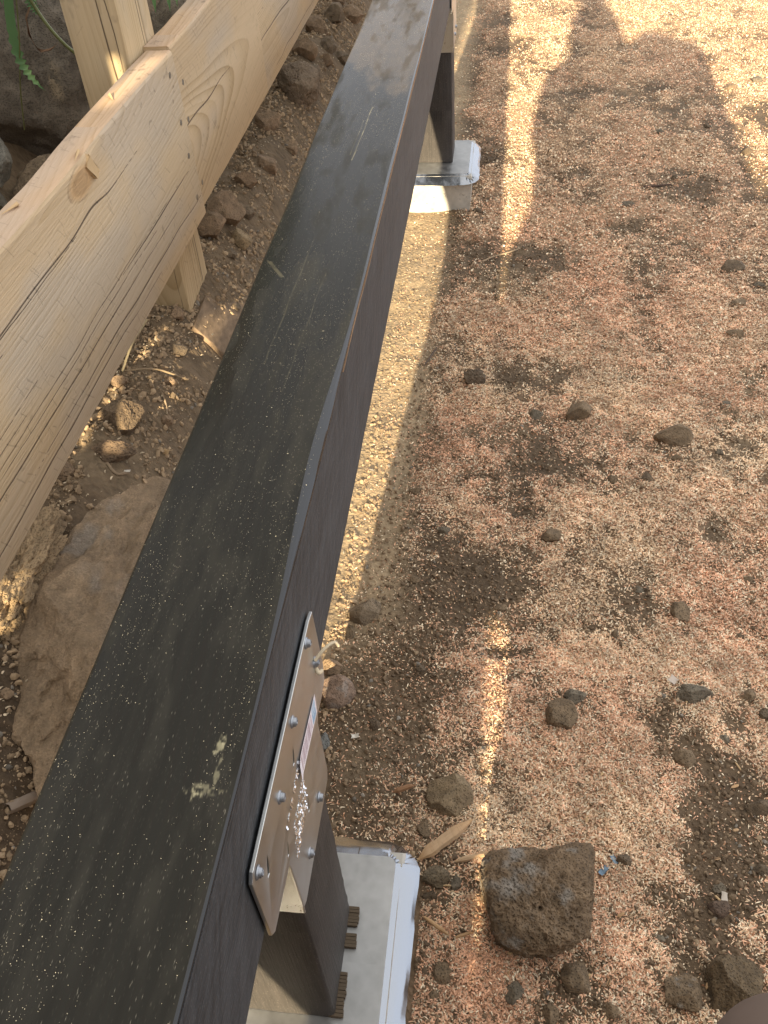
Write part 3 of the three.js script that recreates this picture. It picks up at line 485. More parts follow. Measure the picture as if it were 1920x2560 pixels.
stone('grey_stone', 'faceted stone half lit by the sun strip beside the beam', -0.066, -1.073, 0.064, 0.056, { planes: 9, round: 0.2, color: [0.23, 0.17, 0.11], h: 0.045, detail: 16 });
stone('grey_stone', 'pinkish rough stone under the beam beside the tie plate', -0.098, -0.886, 0.072, 0.07, { planes: 8, round: 0.15, color: [0.28, 0.19, 0.135], crust: 0.4, h: 0.05, detail: 16 });
stone('grey_stone', 'rounded tan stone touching the pinkish rough stone', -0.112, -0.94, 0.042, 0.034, { color: BANK, h: 0.035 });
stone('grey_stone', 'small blue-grey stone half under the tie plate', -0.104, -0.79, 0.026, 0.036, { color: [0.17, 0.17, 0.16] });
stone('earth_clod', 'crumbly tan clod next to the corner of the crinkled cap', 0.102, -0.571, 0.044, 0.037, { crumble: 0.8, color: [0.2, 0.155, 0.1] });
stone('brown_stone', 'brown stone lying beside the long edge of the crinkled cap', 0.126, -0.438, 0.034, 0.04, { color: BR });
stone('brown_stone', 'dark stone against the corner of the pale pier block', 0.081, -2.742, 0.031, 0.025, { color: DK });
{ // the rest of the scattered stones differ only in where they lie
  const L = 'small brown stone lying loose in the sawdust', G = 'small stones scattered in the sawdust';
  for (const [x, z, w, d] of [[0.423, -0.513, 0.013, 0.011], [0.612, -0.928, 0.023, 0.023], [0.636, -0.89, 0.022, 0.024], [0.288, -1.295, 0.039, 0.039], [0.259, -1.691, 0.036, 0.035], [0.809, -2.37, 0.068, 0.052], [0.797, -2.181, 0.042, 0.038], [0.772, -2.041, 0.044, 0.026], [0.874, -2.296, 0.029, 0.023], [0.565, -1.542, 0.022, 0.022], [0.424, -1.481, 0.024, 0.025], [0.499, -1.483, 0.027, 0.036], [0.661, -1.574, 0.018, 0.016], [-0.091, -1.024, 0.017, 0.041], [-0.021, -0.828, 0.018, 0.024], [0.078, -0.647, 0.022, 0.032], [0.135, -0.566, 0.017, 0.026], [0.098, -0.544, 0.021, 0.016], [0.112, -0.41, 0.016, 0.014], [0.157, -2.211, 0.019, 0.025], [0.721, -3.366, 0.031, 0.032], [0.64, -3.144, 0.025, 0.021], [0.83, -3.148, 0.028, 0.018], [0.744, -2.985, 0.051, 0.023], [0.557, -2.777, 0.047, 0.023], [0.39, -2.879, 0.022, 0.026], [0.892, -3.408, 0.029, 0.026], [1.028, -3.777, 0.056, 0.038], [1.14, -3.847, 0.043, 0.035], [0.987, -3.17, 0.041, 0.036],
    [0.33, -1.46, 0.02, 0.02], [0.22, -1.62, 0.018, 0.014], [0.45, -1.16, 0.02, 0.018], [0.40, -1.05, 0.018, 0.02], [0.19, -1.1, 0.022, 0.018], [0.14, -1.2, 0.02, 0.02], [0.07, -1.3, 0.026, 0.02], [0.02, -1.16, 0.02, 0.018], [0.05, -0.95, 0.018, 0.016], [0.0, -1.42, 0.03, 0.022], [0.56, -0.84, 0.02, 0.016], [0.58, -0.62, 0.022, 0.02], [0.54, -0.48, 0.024, 0.02], [0.27, -0.40, 0.022, 0.03], [0.22, -0.42, 0.024, 0.03], [0.35, -0.41, 0.018, 0.02], [0.66, -1.2, 0.018, 0.014], [0.62, -1.06, 0.016, 0.014], [0.7, -1.75, 0.022, 0.018], [0.9, -2.0, 0.03, 0.02]]) stone('small_stone', L, x, z, w * 1.08, d * 1.1, { color: (rockSeed % 4 === 0) ? GR : (rockSeed % 3 ? BR : DK), group: G });
}
// bank stones
stone('bank_stone', 'large rounded porous stone in the gap between long board and beam', -0.415, -2.55, 0.125, 0.15, { detail: 22, round: 0.5, pits: 10, color: [0.24, 0.18, 0.125], sit: 0.5, h: 0.11, cat: 'rock' });
stone('bank_stone', 'blocky grey-brown stone in front of the fence post foot', -0.43, -1.79, 0.078, 0.095, { detail: 18, planes: 9, round: 0.15, color: BANK, sit: 0.5, h: 0.075, cat: 'rock', dust: 0.5 });
stone('bank_stone', 'pale tan rounded stone beside the blocky bank stone', -0.396, -1.745, 0.05, 0.048, { round: 0.5, color: TAN, sit: 0.5, h: 0.045 });
stone('bank_stone', 'dirt-covered brown stone under the lower edge of the knotty board', -0.43, -1.08, 0.07, 0.06, { detail: 16, color: [0.19, 0.135, 0.085], h: 0.06, crumble: 0.4, cat: 'rock' });
stone('bank_stone', 'flat earth-coated stone between knotty board and the boulder', -0.425, -1.005, 0.085, 0.05, { detail: 16, round: 0.5, color: [0.19, 0.13, 0.082], h: 0.035, crumble: 0.3, cat: 'rock' });
{ const L = 'brown stone lodged in the earth bank behind the beam', G = 'stones lodged in the earth bank';
  for (const [x, z, w, d] of [[-0.456, -3.109, 0.07, 0.08], [-0.423, -3.262, 0.066, 0.093], [-0.442, -2.842, 0.075, 0.07], [-0.387, -3.41, 0.07, 0.06], [-0.401, -2.746, 0.036, 0.05], [-0.431, -1.973, 0.052, 0.04], [-0.449, -1.714, 0.06, 0.06], [-0.411, -1.309, 0.034, 0.026], [-0.477, -0.945, 0.03, 0.04], [-0.414, -2.11, 0.049, 0.044], [-0.398, -1.669, 0.034, 0.021], [-0.431, -1.40, 0.023, 0.023], [-0.46, -1.154, 0.03, 0.024], [-0.375, -0.96, 0.019, 0.014], [-0.41, -0.561, 0.02, 0.016], [-0.39, -2.9, 0.04, 0.04], [-0.37, -3.05, 0.05, 0.045], [-0.45, -2.3, 0.06, 0.06], [-0.385, -2.28, 0.03, 0.03], [-0.40, -3.0, 0.05, 0.05], [-0.44, -3.45, 0.08, 0.08], [-0.35, -3.2, 0.04, 0.05], [-0.37, -1.55, 0.024, 0.02], [-0.40, -1.22, 0.022, 0.02], [-0.385, -1.14, 0.02, 0.02], [-0.41, -1.87, 0.03, 0.03]]) stone('bank_stone', L, x, z, w * 1.1, d * 1.1, { color: rockSeed % 3 ? BANK : [0.2, 0.15, 0.1], group: G, dust: 0.3, h: Math.min(w, d) * 0.95, sit: 0.5 });
}
stone('smooth_boulder', 'large smooth dusty boulder between knotty board and beam', -0.365, -0.75, 0.23, 0.64, { detail: 44, planes: 12, round: 0.25, lump: 0.17, fine: 0.035, color: [0.31, 0.22, 0.135], crust: 0.4, dust: 0.8, h: 0.19, y: 0.355, sit: 0.2, tilt: -0.55, cat: 'boulder', seed: 77, turn: 0.3, mat: M.smoothRock });
stone('earth_lump', 'crumbling pale earth lump resting against the smooth boulder', -0.462, -0.72, 0.13, 0.30, { detail: 52, crumble: 1.3, round: 0.6, lump: 0.3, color: [0.36, 0.26, 0.155], h: 0.085, y: 0.455, sit: 0.3, cat: 'clod', seed: 91, turn: 0.2 });
// dark stones behind the fence post
stone('dark_boulder', 'great dark boulder in the shade behind the fence post', -0.86, -2.0, 0.50, 0.55, { detail: 26, round: 0.5, lump: 0.14, color: [0.17, 0.14, 0.105], h: 0.5, y: 0.68, sit: 0, cat: 'boulder', seed: 55 });
stone('dark_boulder', 'brown rounded boulder lying below the great dark boulder', -0.745, -1.64, 0.12, 0.13, { detail: 18, round: 0.6, color: [0.2, 0.145, 0.09], h: 0.12, y: 0.585, sit: 0.1, cat: 'boulder' });
stone('pale_stone', 'pale grey stone wedged beside the great dark boulder', -0.80, -1.60, 0.06, 0.08, { color: [0.3, 0.29, 0.25], h: 0.09, y: 0.67, sit: 0, pits: 9 });
stone('pale_stone', 'greyish stone beneath the pale wedged stone', -0.81, -1.55, 0.06, 0.08, { color: [0.2, 0.185, 0.15], h: 0.08, y: 0.60, sit: 0 });
stone('dark_boulder', 'dark stone in the fern shade behind the long board', -0.585, -2.12, 0.2, 0.24, { detail: 18, round: 0.5, color: [0.18, 0.145, 0.105], h: 0.22, y: 0.68, sit: 0.1, cat: 'boulder' });
stone('dark_boulder', 'mossy dark rock low behind the knotty board', -0.66, -1.25, 0.2, 0.3, { detail: 18, round: 0.5, color: [0.17, 0.135, 0.1], h: 0.2, y: 0.5, sit: 0.2, cat: 'boulder' });

// ------------------------------------------------------------------ wood scraps, twigs, litter
function splinter(name, label, a, b, w, th, seed, mat = M.chip, cat = 'wood chip') {
  const A = new THREE.Vector3(a[0], height(a[0], a[1]) + th * 0.9 + 0.002, a[1]), B = new THREE.Vector3(b[0], height(b[0], b[1]) + th * 0.9 + 0.004, b[1]), L = A.distanceTo(B), r = rngOf(seed);
  const j = range(0, 1, 14), off = j.map(() => r() - 0.5);
  const g = loft('z', j.map((s) => s * L), (z, i) => { const s = i / 14, k = Math.min(1, s * 5 + 0.08, (1 - s) * 3.5 + 0.08), wl = w * k * (0.85 + 0.5 * off[i] * 0.4), q = th * k; return [[-wl / 2, 0], [-wl / 2 * 0.7, q * 0.8], [0.1 * w * off[i], q], [wl / 2 * 0.9, q * 0.6], [wl / 2, 0], [0, -q * 0.5]].reverse(); });
  const m = solo(name, crease(setUV(g, 3, 6, seed * 0.1, 0.2, 'z'), 0.4), mat, label, cat); m.position.copy(A); m.lookAt(B); return m;
}
const chipMat = stdm({ color: lin(1, 0.92, 0.78), map: WT.map, bumpMap: WT.bump, bumpScale: 0.0012 });
splinter('wood_splinter', 'long split wood splinter pointing at the square brown stone', [0.074, -0.592], [0.155, -0.664], 0.021, 0.008, 1, chipMat);
splinter('wood_splinter', 'thin wood splinter beside the long split one', [0.129, -0.595], [0.196, -0.617], 0.010, 0.005, 2, chipMat);
splinter('wood_splinter', 'short brown bark piece near the dark post', [0.025, -0.70], [0.060, -0.715], 0.010, 0.006, 3, stdm({ color: lin(0.26, 0.14, 0.07) }));
splinter('wood_splinter', 'curved strip of wood lying along the crinkled cap', [0.088, -0.512], [0.13, -0.487], 0.007, 0.004, 4, chipMat);
splinter('wood_splinter', 'thin sliver pointing toward the big lava rock', [0.135, -0.485], [0.162, -0.497], 0.005, 0.003, 5, chipMat);
splinter('wood_splinter', 'slim dark stick on the bare soil beside the beam', [-0.02, -1.88], [0.01, -1.98], 0.006, 0.003, 6, stdm({ color: lin(0.1, 0.07, 0.05) }));
splinter('wood_splinter', 'straw-coloured sliver lying flat far out in the sawdust', [0.545, -1.82], [0.625, -1.83], 0.004, 0.002, 7, chipMat);
splinter('wood_splinter', 'small tan strip near the far strip of sunlight', [0.25, -3.41], [0.30, -3.41], 0.012, 0.005, 8, chipMat);
{ const L = 'small flat wood chip lying in the sawdust', r = rngOf(77);
  for (let i = 0; i < 46; i++) { const z = -0.42 - 1.5 * Math.pow(r(), 1.5), x = 0.1 + (0.42 - 0.28 * z) * r(), a = r() * 6.28, l = 0.006 + 0.010 * r(); const m = splinter('wood_chip', L, [x, z], [x + l * Math.cos(a), z + l * Math.sin(a)], 0.003 + 0.003 * r(), 0.0016, 100 + i, [M.chip, chipMat][i % 2]); m.userData.group = 'wood chips in the sawdust'; } }
// half-buried offcut in the bank
{
  const g = new RoundedBoxGeometry(0.098, 0.024, 0.31, 2, 0.003); const t = thing('timber_offcut', 'half-buried timber offcut in the bank beside the fence post', 'offcut', null, [-0.3915, 0.3885, -1.545]);
  part('timber', crease(setUV(g, 1.2, 2.4, 0.2, 0.5, 'z'), 0.4), stdm({ map: dirtTex.map, bumpMap: dirtTex.bump, bumpScale: 0.001, color: lin(0.27, 0.19, 0.12) }), t); t.rotation.set(0.0, 0.07, -0.93);
}
function twig(name, label, pts, r0, color, cat = 'twig') {
  const g = new THREE.TubeGeometry(new THREE.CatmullRomCurve3(pts.map((p) => new THREE.Vector3(p[0], p[2] ?? height(p[0], p[1]) + r0, p[1]))), 24, r0, 6), p = g.attributes.position;
  for (let i = 0; i < p.count; i++) p.setY(i, p.getY(i) + 0.0006 * noise(i * 0.4, 3)); g.computeVertexNormals(); return solo(name, g, stdm({ color: lin(...color) }), label, cat);
}
twig('dry_stalk', 'bent dry grass stalk leaning out from under the knotty board', [[-0.47, -1.20], [-0.462, -1.25, 0.49], [-0.452, -1.31, 0.50]], 0.0022, [0.42, 0.34, 0.2], 'stalk');
twig('dry_stalk', 'thin straight stalk across the earth bank', [[-0.46, -1.19, 0.475], [-0.42, -1.215, 0.462], [-0.378, -1.25, 0.415]], 0.0016, [0.34, 0.25, 0.15], 'stalk');
twig('dry_twig', 'forked root on the dirt beside the smooth boulder', [[-0.375, -0.52], [-0.362, -0.49], [-0.355, -0.47], [-0.345, -0.455]], 0.003, [0.2, 0.13, 0.08]);
twig('dry_twig', 'weathered stick at the foot of the smooth boulder', [[-0.375, -0.44], [-0.362, -0.47], [-0.35, -0.50]], 0.007, [0.26, 0.2, 0.15]);
twig('dry_twig', 'fine root curling on the bank by the fallen leaf', [[-0.40, -1.18], [-0.392, -1.165], [-0.388, -1.15]], 0.0016, [0.3, 0.22, 0.14]);
twig('dry_twig', 'short root lying by the foot of the dirt-covered stone', [[-0.425, -0.98], [-0.41, -0.97], [-0.40, -0.985]], 0.0024, [0.26, 0.19, 0.12]);
twig('dry_twig', 'thin pale root far out on the sawdust', [[0.11, -2.42], [0.14, -2.45], [0.18, -2.47], [0.22, -2.5]], 0.0025, [0.34, 0.25, 0.16]);
twig('dry_twig', 'dark straight stick lying in the far sawdust', [[0.62, -2.915], [0.67, -2.92], [0.72, -2.93]], 0.004, [0.09, 0.055, 0.04]);
function scrap(name, label, x, z, w, d, color, cat, seed) {
  const g = new THREE.PlaneGeometry(w, d, 6, 6), p = g.attributes.position; for (let i = 0; i < p.count; i++) { const a = p.getX(i), b = p.getY(i); p.setXYZ(i, a * (1 + 0.25 * noise(b * 300, seed)), b * (1 + 0.25 * noise(a * 300, seed + 2)), 0.003 * noise(a * 150, b * 150, seed)); } g.rotateX(-Math.PI / 2); g.rotateY(seed); g.computeVertexNormals();
  const m = solo(name, g, stdm({ color: lin(...color), side: THREE.DoubleSide, roughness: 0.7 }), label, cat); m.position.set(x, height(x, z) + 0.006, z); return m;
}
scrap('blue_scrap', 'torn strip of faded blue plastic above the dark soil patch', 0.352, -0.604, 0.008, 0.024, [0.16, 0.24, 0.32], 'scrap', 2.4);
scrap('blue_scrap', 'small blue plastic shred beside the small brown stone', 0.368, -0.62, 0.008, 0.014, [0.20, 0.29, 0.38], 'scrap', 0.5);
scrap('paper_scrap', 'white paper scrap beside the long grey-brown stone', 0.49, -0.952, 0.014, 0.014, [0.5, 0.42, 0.35], 'scrap', 0.8);
scrap('paper_scrap', 'tiny white scrap beside the reddish smooth stone', 0.52, -0.578, 0.013, 0.008, [0.45, 0.39, 0.32], 'scrap', 1.4);
scrap('paper_scrap', 'white flake on the dark soil by the dark post', -0.05, -0.80, 0.014, 0.007, [0.6, 0.56, 0.48], 'scrap', 0.2);
scrap('fallen_leaf', 'tan torn leaf on the bank beside the beam', -0.375, -1.08, 0.018, 0.014, [0.36, 0.24, 0.12], 'leaf', 2.9);
scrap('paper_scrap', 'small white flake lying on the earth bank', -0.40, -0.985, 0.012, 0.006, [0.62, 0.58, 0.5], 'scrap', 3.3);

// ------------------------------------------------------------------ ferns behind the boards
{
  const green = (c) => new THREE.MeshPhysicalMaterial({ color: lin(...c), roughness: 0.6, side: THREE.DoubleSide, transmission: 0.25, thickness: 0 });
  const G1 = green([0.12, 0.24, 0.085]), G2 = green([0.15, 0.28, 0.10]), G3 = green([0.16, 0.17, 0.05]);
  const frond = (pts, w, scallop, mat, parent, face = [0.3, 0.35, 1]) => {
    const c = new THREE.CatmullRomCurve3(pts.map((p) => new THREE.Vector3(...p))), n = 90, pos = [], idx = [], f = new THREE.Vector3(...face).normalize();
    for (let i = 0; i <= n; i++) { const t = i / n, P = c.getPoint(t), T = c.getTangent(t), S = T.clone().cross(f).normalize(), e = Math.pow(Math.sin(Math.PI * Math.min(1, 0.12 + t * 0.9)), 0.7) * Math.min(1, (1 - t) * 6 + 0.1); for (const s of [-1, 0, 1]) { const q = w * e * (s ? 1 + (scallop ? 0.42 * ss(0.35, 0.6, t) * Math.sin(i * 1.15 + (s > 0 ? 1.5 : 0)) : 0) : 0); const v = P.clone().addScaledVector(S, s * q).addScaledVector(f, s ? 0 : -0.25 * w); pos.push(v.x, v.y, v.z); } }
    for (let i = 0; i < n; i++) for (let k = 0; k < 2; k++) { const a = i * 3 + k; idx.push(a, a + 3, a + 1, a + 1, a + 3, a + 4); }
    const g = new THREE.BufferGeometry(); g.setAttribute('position', new THREE.Float32BufferAttribute(pos, 3)); g.setIndex(idx); g.computeVertexNormals(); return part('frond', g, mat, parent);
  };
  const stem = (pts, r, mat, parent) => part('stem', new THREE.TubeGeometry(new THREE.CatmullRomCurve3(pts.map((p) => new THREE.Vector3(...p))), 30, r, 6), mat, parent);
  const f1 = thing('fern_plant', 'green fern with drooping scalloped fronds before the great dark boulder', 'fern');
  frond([[-0.69, 1.10, -1.72], [-0.712, 0.966, -1.7], [-0.736, 0.877, -1.7], [-0.741, 0.816, -1.7], [-0.729, 0.784, -1.7], [-0.706, 0.754, -1.7]], 0.0085, true, G1, f1);
  frond([[-0.67, 1.02, -1.7], [-0.688, 0.945, -1.7], [-0.684, 0.908, -1.7], [-0.673, 0.884, -1.7]], 0.009, true, G1, f1);
  frond([[-0.74, 1.05, -1.72], [-0.738, 0.96, -1.7], [-0.74, 0.905, -1.7]], 0.008, false, G1, f1);
  frond([[-0.655, 1.02, -1.68], [-0.672, 0.94, -1.68], [-0.664, 0.915, -1.68]], 0.008, true, G2, f1);
  stem([[-0.66, 1.05, -1.72], [-0.69, 0.953, -1.7], [-0.677, 0.895, -1.7], [-0.648, 0.844, -1.7], [-0.61, 0.79, -1.72], [-0.56, 0.66, -1.76]], 0.0032, G3, f1);
  stem([[-0.70, 1.0, -1.72], [-0.705, 0.94, -1.7], [-0.73, 0.85, -1.7], [-0.765, 0.76, -1.71], [-0.79, 0.68, -1.72]], 0.0014, G3, f1);
  const f2 = thing('fern_plant', 'green fern blades hanging behind the longer board', 'fern');
  for (const [x, y, k] of [[-0.458, 0.885, 0], [-0.431, 0.887, 1], [-0.416, 0.895, 2], [-0.472, 0.905, 3], [-0.444, 0.905, 4]]) frond([[x + 0.03, y + 0.22, -1.78], [x + 0.012, y + 0.1, -1.72], [x + 0.004, y + 0.04, -1.7], [x, y - 0.004, -1.7]], 0.006, false, k % 2 ? G1 : G2, f2);
  const dl = thing('dry_leaf', 'curled brown dead leaf hanging before the great dark boulder', 'dead leaf', null, [-0.70, 0.855, -1.75]);
  const pos = [], idx = [], cv = new THREE.CatmullRomCurve3([[-0.005, 0.05, 0], [-0.022, 0.02, 0.005], [-0.03, -0.015, 0], [-0.015, -0.034, 0.01], [0.012, -0.03, 0.005], [0.03, -0.015, -0.005]].map((a) => new THREE.Vector3(...a)));
  for (let i = 0; i <= 40; i++) { const P = cv.getPoint(i / 40), e = 0.006 * Math.sin(Math.PI * Math.min(1, 0.1 + i / 40)) * (1 + 0.3 * Math.sin(i * 0.9)); for (let k = 0; k < 4; k++) { const a = k / 3 * 2.6 + i * 0.12; pos.push(P.x + e * Math.cos(a), P.y + e * Math.sin(a), P.z + e * Math.sin(a * 1.3)); } }
  for (let i = 0; i < 40; i++) for (let k = 0; k < 3; k++) { const a = i * 4 + k; idx.push(a, a + 4, a + 1, a + 1, a + 4, a + 5); }
  const g = new THREE.BufferGeometry(); g.setAttribute('position', new THREE.Float32BufferAttribute(pos, 3)); g.setIndex(idx); g.computeVertexNormals();
  part('blade', g, stdm({ color: lin(0.2, 0.115, 0.065), side: THREE.DoubleSide }), dl);
}

{
  const t = thing('added_shrub', 'added leafy green shrub out of view, shading the great dark boulder', 'shrub', null, [-1.02, 0.55, -2.25]), r = rngOf(321), pos = [], idx = [];  // added above the view to cut the skylight on the dark boulder
  for (let i = 0; i < 2600; i++) {
    const a = r() * 6.283, b = Math.acos(2 * r() - 1), q = 0.45 + 0.55 * Math.cbrt(r()), x = 0.62 * q * Math.sin(b) * Math.cos(a), y = 0.82 + 0.30 * q * Math.cos(b), z = 0.80 * q * Math.sin(b) * Math.sin(a);
    if (fbm(x * 3, y * 3, z * 3 + 5, 2) < -0.2) continue;
    const d = new THREE.Vector3(r() - 0.5, r() * 0.5 - 0.35, r() - 0.5).normalize(), e = new THREE.Vector3(r() - 0.5, r() - 0.5, r() - 0.5).cross(d).normalize(), l = 0.05 + 0.05 * r(), w = 0.014 + 0.012 * r(), k = pos.length / 3;
    for (const [p, s] of [[0, 0], [0.4, 1], [0.4, -1], [1, 0]]) pos.push(x + d.x * l * p + e.x * w * s, y + d.y * l * p + e.y * w * s - (p === 1 ? 0.012 : 0), z + d.z * l * p + e.z * w * s);
    idx.push(k, k + 1, k + 2, k + 1, k + 3, k + 2);
  }
  const g = new THREE.BufferGeometry(); g.setAttribute('position', new THREE.Float32BufferAttribute(pos, 3)); g.setIndex(idx); g.computeVertexNormals();
  part('crown', g, new THREE.MeshPhysicalMaterial({ color: lin(0.09, 0.17, 0.055), roughness: 0.6, side: THREE.DoubleSide, transmission: 0.25, thickness: 0 }), t);
  for (const [x, z] of [[0.1, 0.05], [-0.15, 0.1], [0.02, -0.2]]) part('stem', new THREE.TubeGeometry(new THREE.CatmullRomCurve3([new THREE.Vector3(x * 0.3 - 0.15, 0, z * 0.3), new THREE.Vector3(x * 0.7 - 0.1, 0.35, z), new THREE.Vector3(x * 2, 0.85, z * 2)]), 14, 0.013, 7), stdm({ color: lin(0.12, 0.09, 0.06) }), t);
}
// ------------------------------------------------------------------ unseen shade casters added behind the camera
{
  const t = thing('added_fence', 'added unseen board fence whose gaps let the sun patches through', 'fence');  // unseen fence added to shade the bank; its rails limit the sun gaps
  const r = rngOf(6);
  const plank = (x0, x1) => { const g = new RoundedBoxGeometry(x1 - x0, 2.35, 0.02, 1, 0.003); g.translate((x0 + x1) / 2, 1.2, 0.60 + 0.003 * (r() - 0.5)); part('plank', setUV(g, 1, 2.5, r(), r(), 'y'), M.fence, t); };
  plank(-0.513, -0.425); plank(-0.578, -0.543); let x = -0.593; while (x > -2.3) { plank(x - 0.148, x - 0.0005); x -= 0.15; }
  for (const [y0, y1] of [[0.66, 0.875], [0.94, 0.985], [1.10, 1.49], [1.57, 1.75], [1.755, 1.93], [1.935, 2.1], [2.105, 2.3]]) { const g = new THREE.BoxGeometry(1.86, y1 - y0, 0.04); g.translate(-1.36, (y0 + y1) / 2, 0.635); part('rail', setUV(g, 1, 2.5, 0, 0, 'x'), M.fence, t); }
}
{
  const t = thing('added_plywood', 'added unseen plywood sheets standing on edge to shade the ground', 'plywood');  // unseen stack added to keep sun off the ground at the right
  for (let i = 0; i < 5; i++) { const g = new RoundedBoxGeometry(2.44, 1.22, 0.018, 1, 0.001); g.translate(0.07 + 1.22 + 0.004 * Math.sin(i * 2), 0.62, 0.95 + i * 0.0195); part('sheet', setUV(g, 0.6, 1.2, i * 0.17, 0, 'x'), M.fence, t); }
}

// ------------------------------------------------------------------ the photographer
function sdfMesh(center, half, res, sdf) {
  const mc = new MarchingCubes(res, M.clod, false, false, 400000); mc.isolation = 0; const n = res, h = res / 2;
  for (let k = 0; k < n; k++) for (let j = 0; j < n; j++) for (let i = 0; i < n; i++) mc.field[k * n * n + j * n + i] = -sdf(center[0] + (i - h) / h * half, center[1] + (j - h) / h * half, center[2] + (k - h) / h * half);
  mc.update(); const c = mc.count, g = new THREE.BufferGeometry(), P = new Float32Array(c * 3);
  for (let i = 0; i < c; i++) for (let a = 0; a < 3; a++) P[i * 3 + a] = mc.positionArray[i * 3 + a] * half + center[a];
  g.setAttribute('position', new THREE.BufferAttribute(P, 3)); g.setAttribute('normal', new THREE.BufferAttribute(mc.normalArray.slice(0, c * 3), 3)); return g;
}
function capsule(px, py, pz, b) { const [ax, ay, az, r0, bx, by, bz, r1] = b, dx = bx - ax, dy = by - ay, dz = bz - az, L = dx * dx + dy * dy + dz * dz, t = L ? clamp(((px - ax) * dx + (py - ay) * dy + (pz - az) * dz) / L) : 0, x = px - ax - dx * t, y = py - ay - dy * t, z = pz - az - dz * t; return Math.sqrt(x * x + y * y + z * z) - (r0 + (r1 - r0) * t); }
const smin = (a, b, k) => { const h = clamp(0.5 + 0.5 * (b - a) / k); return mix(b, a, h) - k * h * (1 - h); };
const bones = (B, k) => (x, y, z) => { let d = 9; for (const b of B) d = smin(d, capsule(x, y, z, b), k); return d; };
{
  const t = thing('person', 'person in brown trousers leaning over the site, one brown knee showing', 'person');
  const B = [
    [0.13, 0.93, 0.36, 0.115, 0.40, 0.93, 0.36, 0.12], [0.26, 0.96, 0.36, 0.14, 0.30, 1.2, 0.36, 0.15], [0.17, 1.22, 0.36, 0.125, 0.44, 1.22, 0.36, 0.13], [0.14, 1.38, 0.34, 0.09, 0.46, 1.40, 0.34, 0.10], [0.24, 1.42, 0.34, 0.14, 0.20, 1.60, 0.29, 0.105], [0.135, 1.30, 0.34, 0.13, 0.15, 0.98, 0.36, 0.115], [0.12, 0.88, 0.36, 0.13, 0.115, 0.58, 0.33, 0.125], [0.45, 1.48, 0.34, 0.09, 0.58, 1.44, 0.33, 0.085], [0.59, 1.42, 0.33, 0.085, 0.66, 1.0, 0.32, 0.09],
    [0.08, 1.36, 0.34, 0.074, 0.062, 1.2, 0.29, 0.062], [0.062, 1.2, 0.29, 0.06, 0.115, 1.285, 0.10, 0.034],
    [0.50, 1.44, 0.34, 0.095, 0.635, 1.18, 0.28, 0.075], [0.52, 1.40, 0.34, 0.09, 0.54, 1.0, 0.34, 0.11], [0.635, 1.18, 0.28, 0.06, 0.30, 1.28, 0.10, 0.034],
    [0.115, 0.90, 0.36, 0.11, 0.175, 0.5, 0.30, 0.072], [0.175, 0.5, 0.30, 0.066, 0.20, 0.1, 0.42, 0.048], [0.20, 0.06, 0.45, 0.05, 0.20, 0.045, 0.26, 0.042],
    [0.40, 0.92, 0.34, 0.118, 0.430, 0.486, -0.211, 0.069], [0.430, 0.486, -0.211, 0.067, 0.50, 0.12, 0.02, 0.048], [0.50, 0.06, 0.06, 0.048, 0.50, 0.045, -0.11, 0.042]];
  const body = sdfMesh([0.32, 0.84, 0.13], 0.88, 144, bones(B, 0.035));
  // hands hold the phone by its edges
  const hand = (side, wrist, palm, tips, thumb) => { const bs = [[...wrist, 0.026, ...palm, 0.027]]; tips.forEach((ch, i) => { for (let k = 0; k + 1 < ch.length; k++) bs.push([...ch[k], 0.0092 - k * 0.0007, ...ch[k + 1], 0.0085 - k * 0.0007]); bs.push([...palm, 0.016, ...ch[0], 0.011]); }); for (let k = 0; k + 1 < thumb.length; k++) bs.push([...thumb[k], 0.0115 - k * 0.001, ...thumb[k + 1], 0.010 - k * 0.001]); return sdfMesh(palm, 0.11, 72, bones(bs, 0.006)); };
  const fingers = (s, cx) => [0, 1, 2, 3].map((i) => { const y = 1.325 - i * 0.018, z = 0.045 + i * 0.014; return [[cx + s * 0.012, y, z + 0.005], [cx + s * 0.016, y + 0.002, z - 0.026 + 0.002 * i], [cx - s * 0.004, y + 0.004, z - 0.036 + 0.004 * i], [cx - s * 0.018, y + 0.004, z - 0.030 + 0.004 * i]]; });
  const h1 = hand(-1, [0.115, 1.285, 0.10], [0.118, 1.302, 0.085], fingers(-1, 0.142), [[0.125, 1.305, 0.095], [0.142, 1.33, 0.09], [0.158, 1.345, 0.075]]);
  const h2 = hand(1, [0.30, 1.28, 0.10], [0.258, 1.298, 0.085], fingers(1, 0.232), [[0.25, 1.30, 0.095], [0.232, 1.325, 0.09], [0.216, 1.34, 0.078]]);
  const head = sdfMesh([0.195, 1.71, 0.245], 0.19, 96, (x, y, z) => {
    const X = x - 0.195, c = Math.cos(0.55), s = Math.sin(0.55), Y0 = y - 1.72, Z0 = z - 0.25, Y = Y0 * c - Z0 * s * -1 * -1 + 0, Z = Z0 * c + Y0 * s, Yr = Y0 * c - Z0 * s; void Y;
    let d = (Math.sqrt((X / 0.078) ** 2 + ((Yr - 0.03) / 0.098) ** 2 + ((Z - 0.012) / 0.098) ** 2) - 1) * 0.078;
    d = smin(d, capsule(X, Yr, Z, [0, -0.05, -0.035, 0.05, 0, -0.075, -0.055, 0.036]), 0.04);
    d = smin(d, capsule(X, Yr, Z, [0, 0.005, -0.088, 0.010, 0, -0.025, -0.106, 0.014]), 0.014);
    d = smin(d, capsule(X, Yr, Z, [-0.018, -0.058, -0.088, 0.008, 0.018, -0.058, -0.088, 0.008]), 0.01);
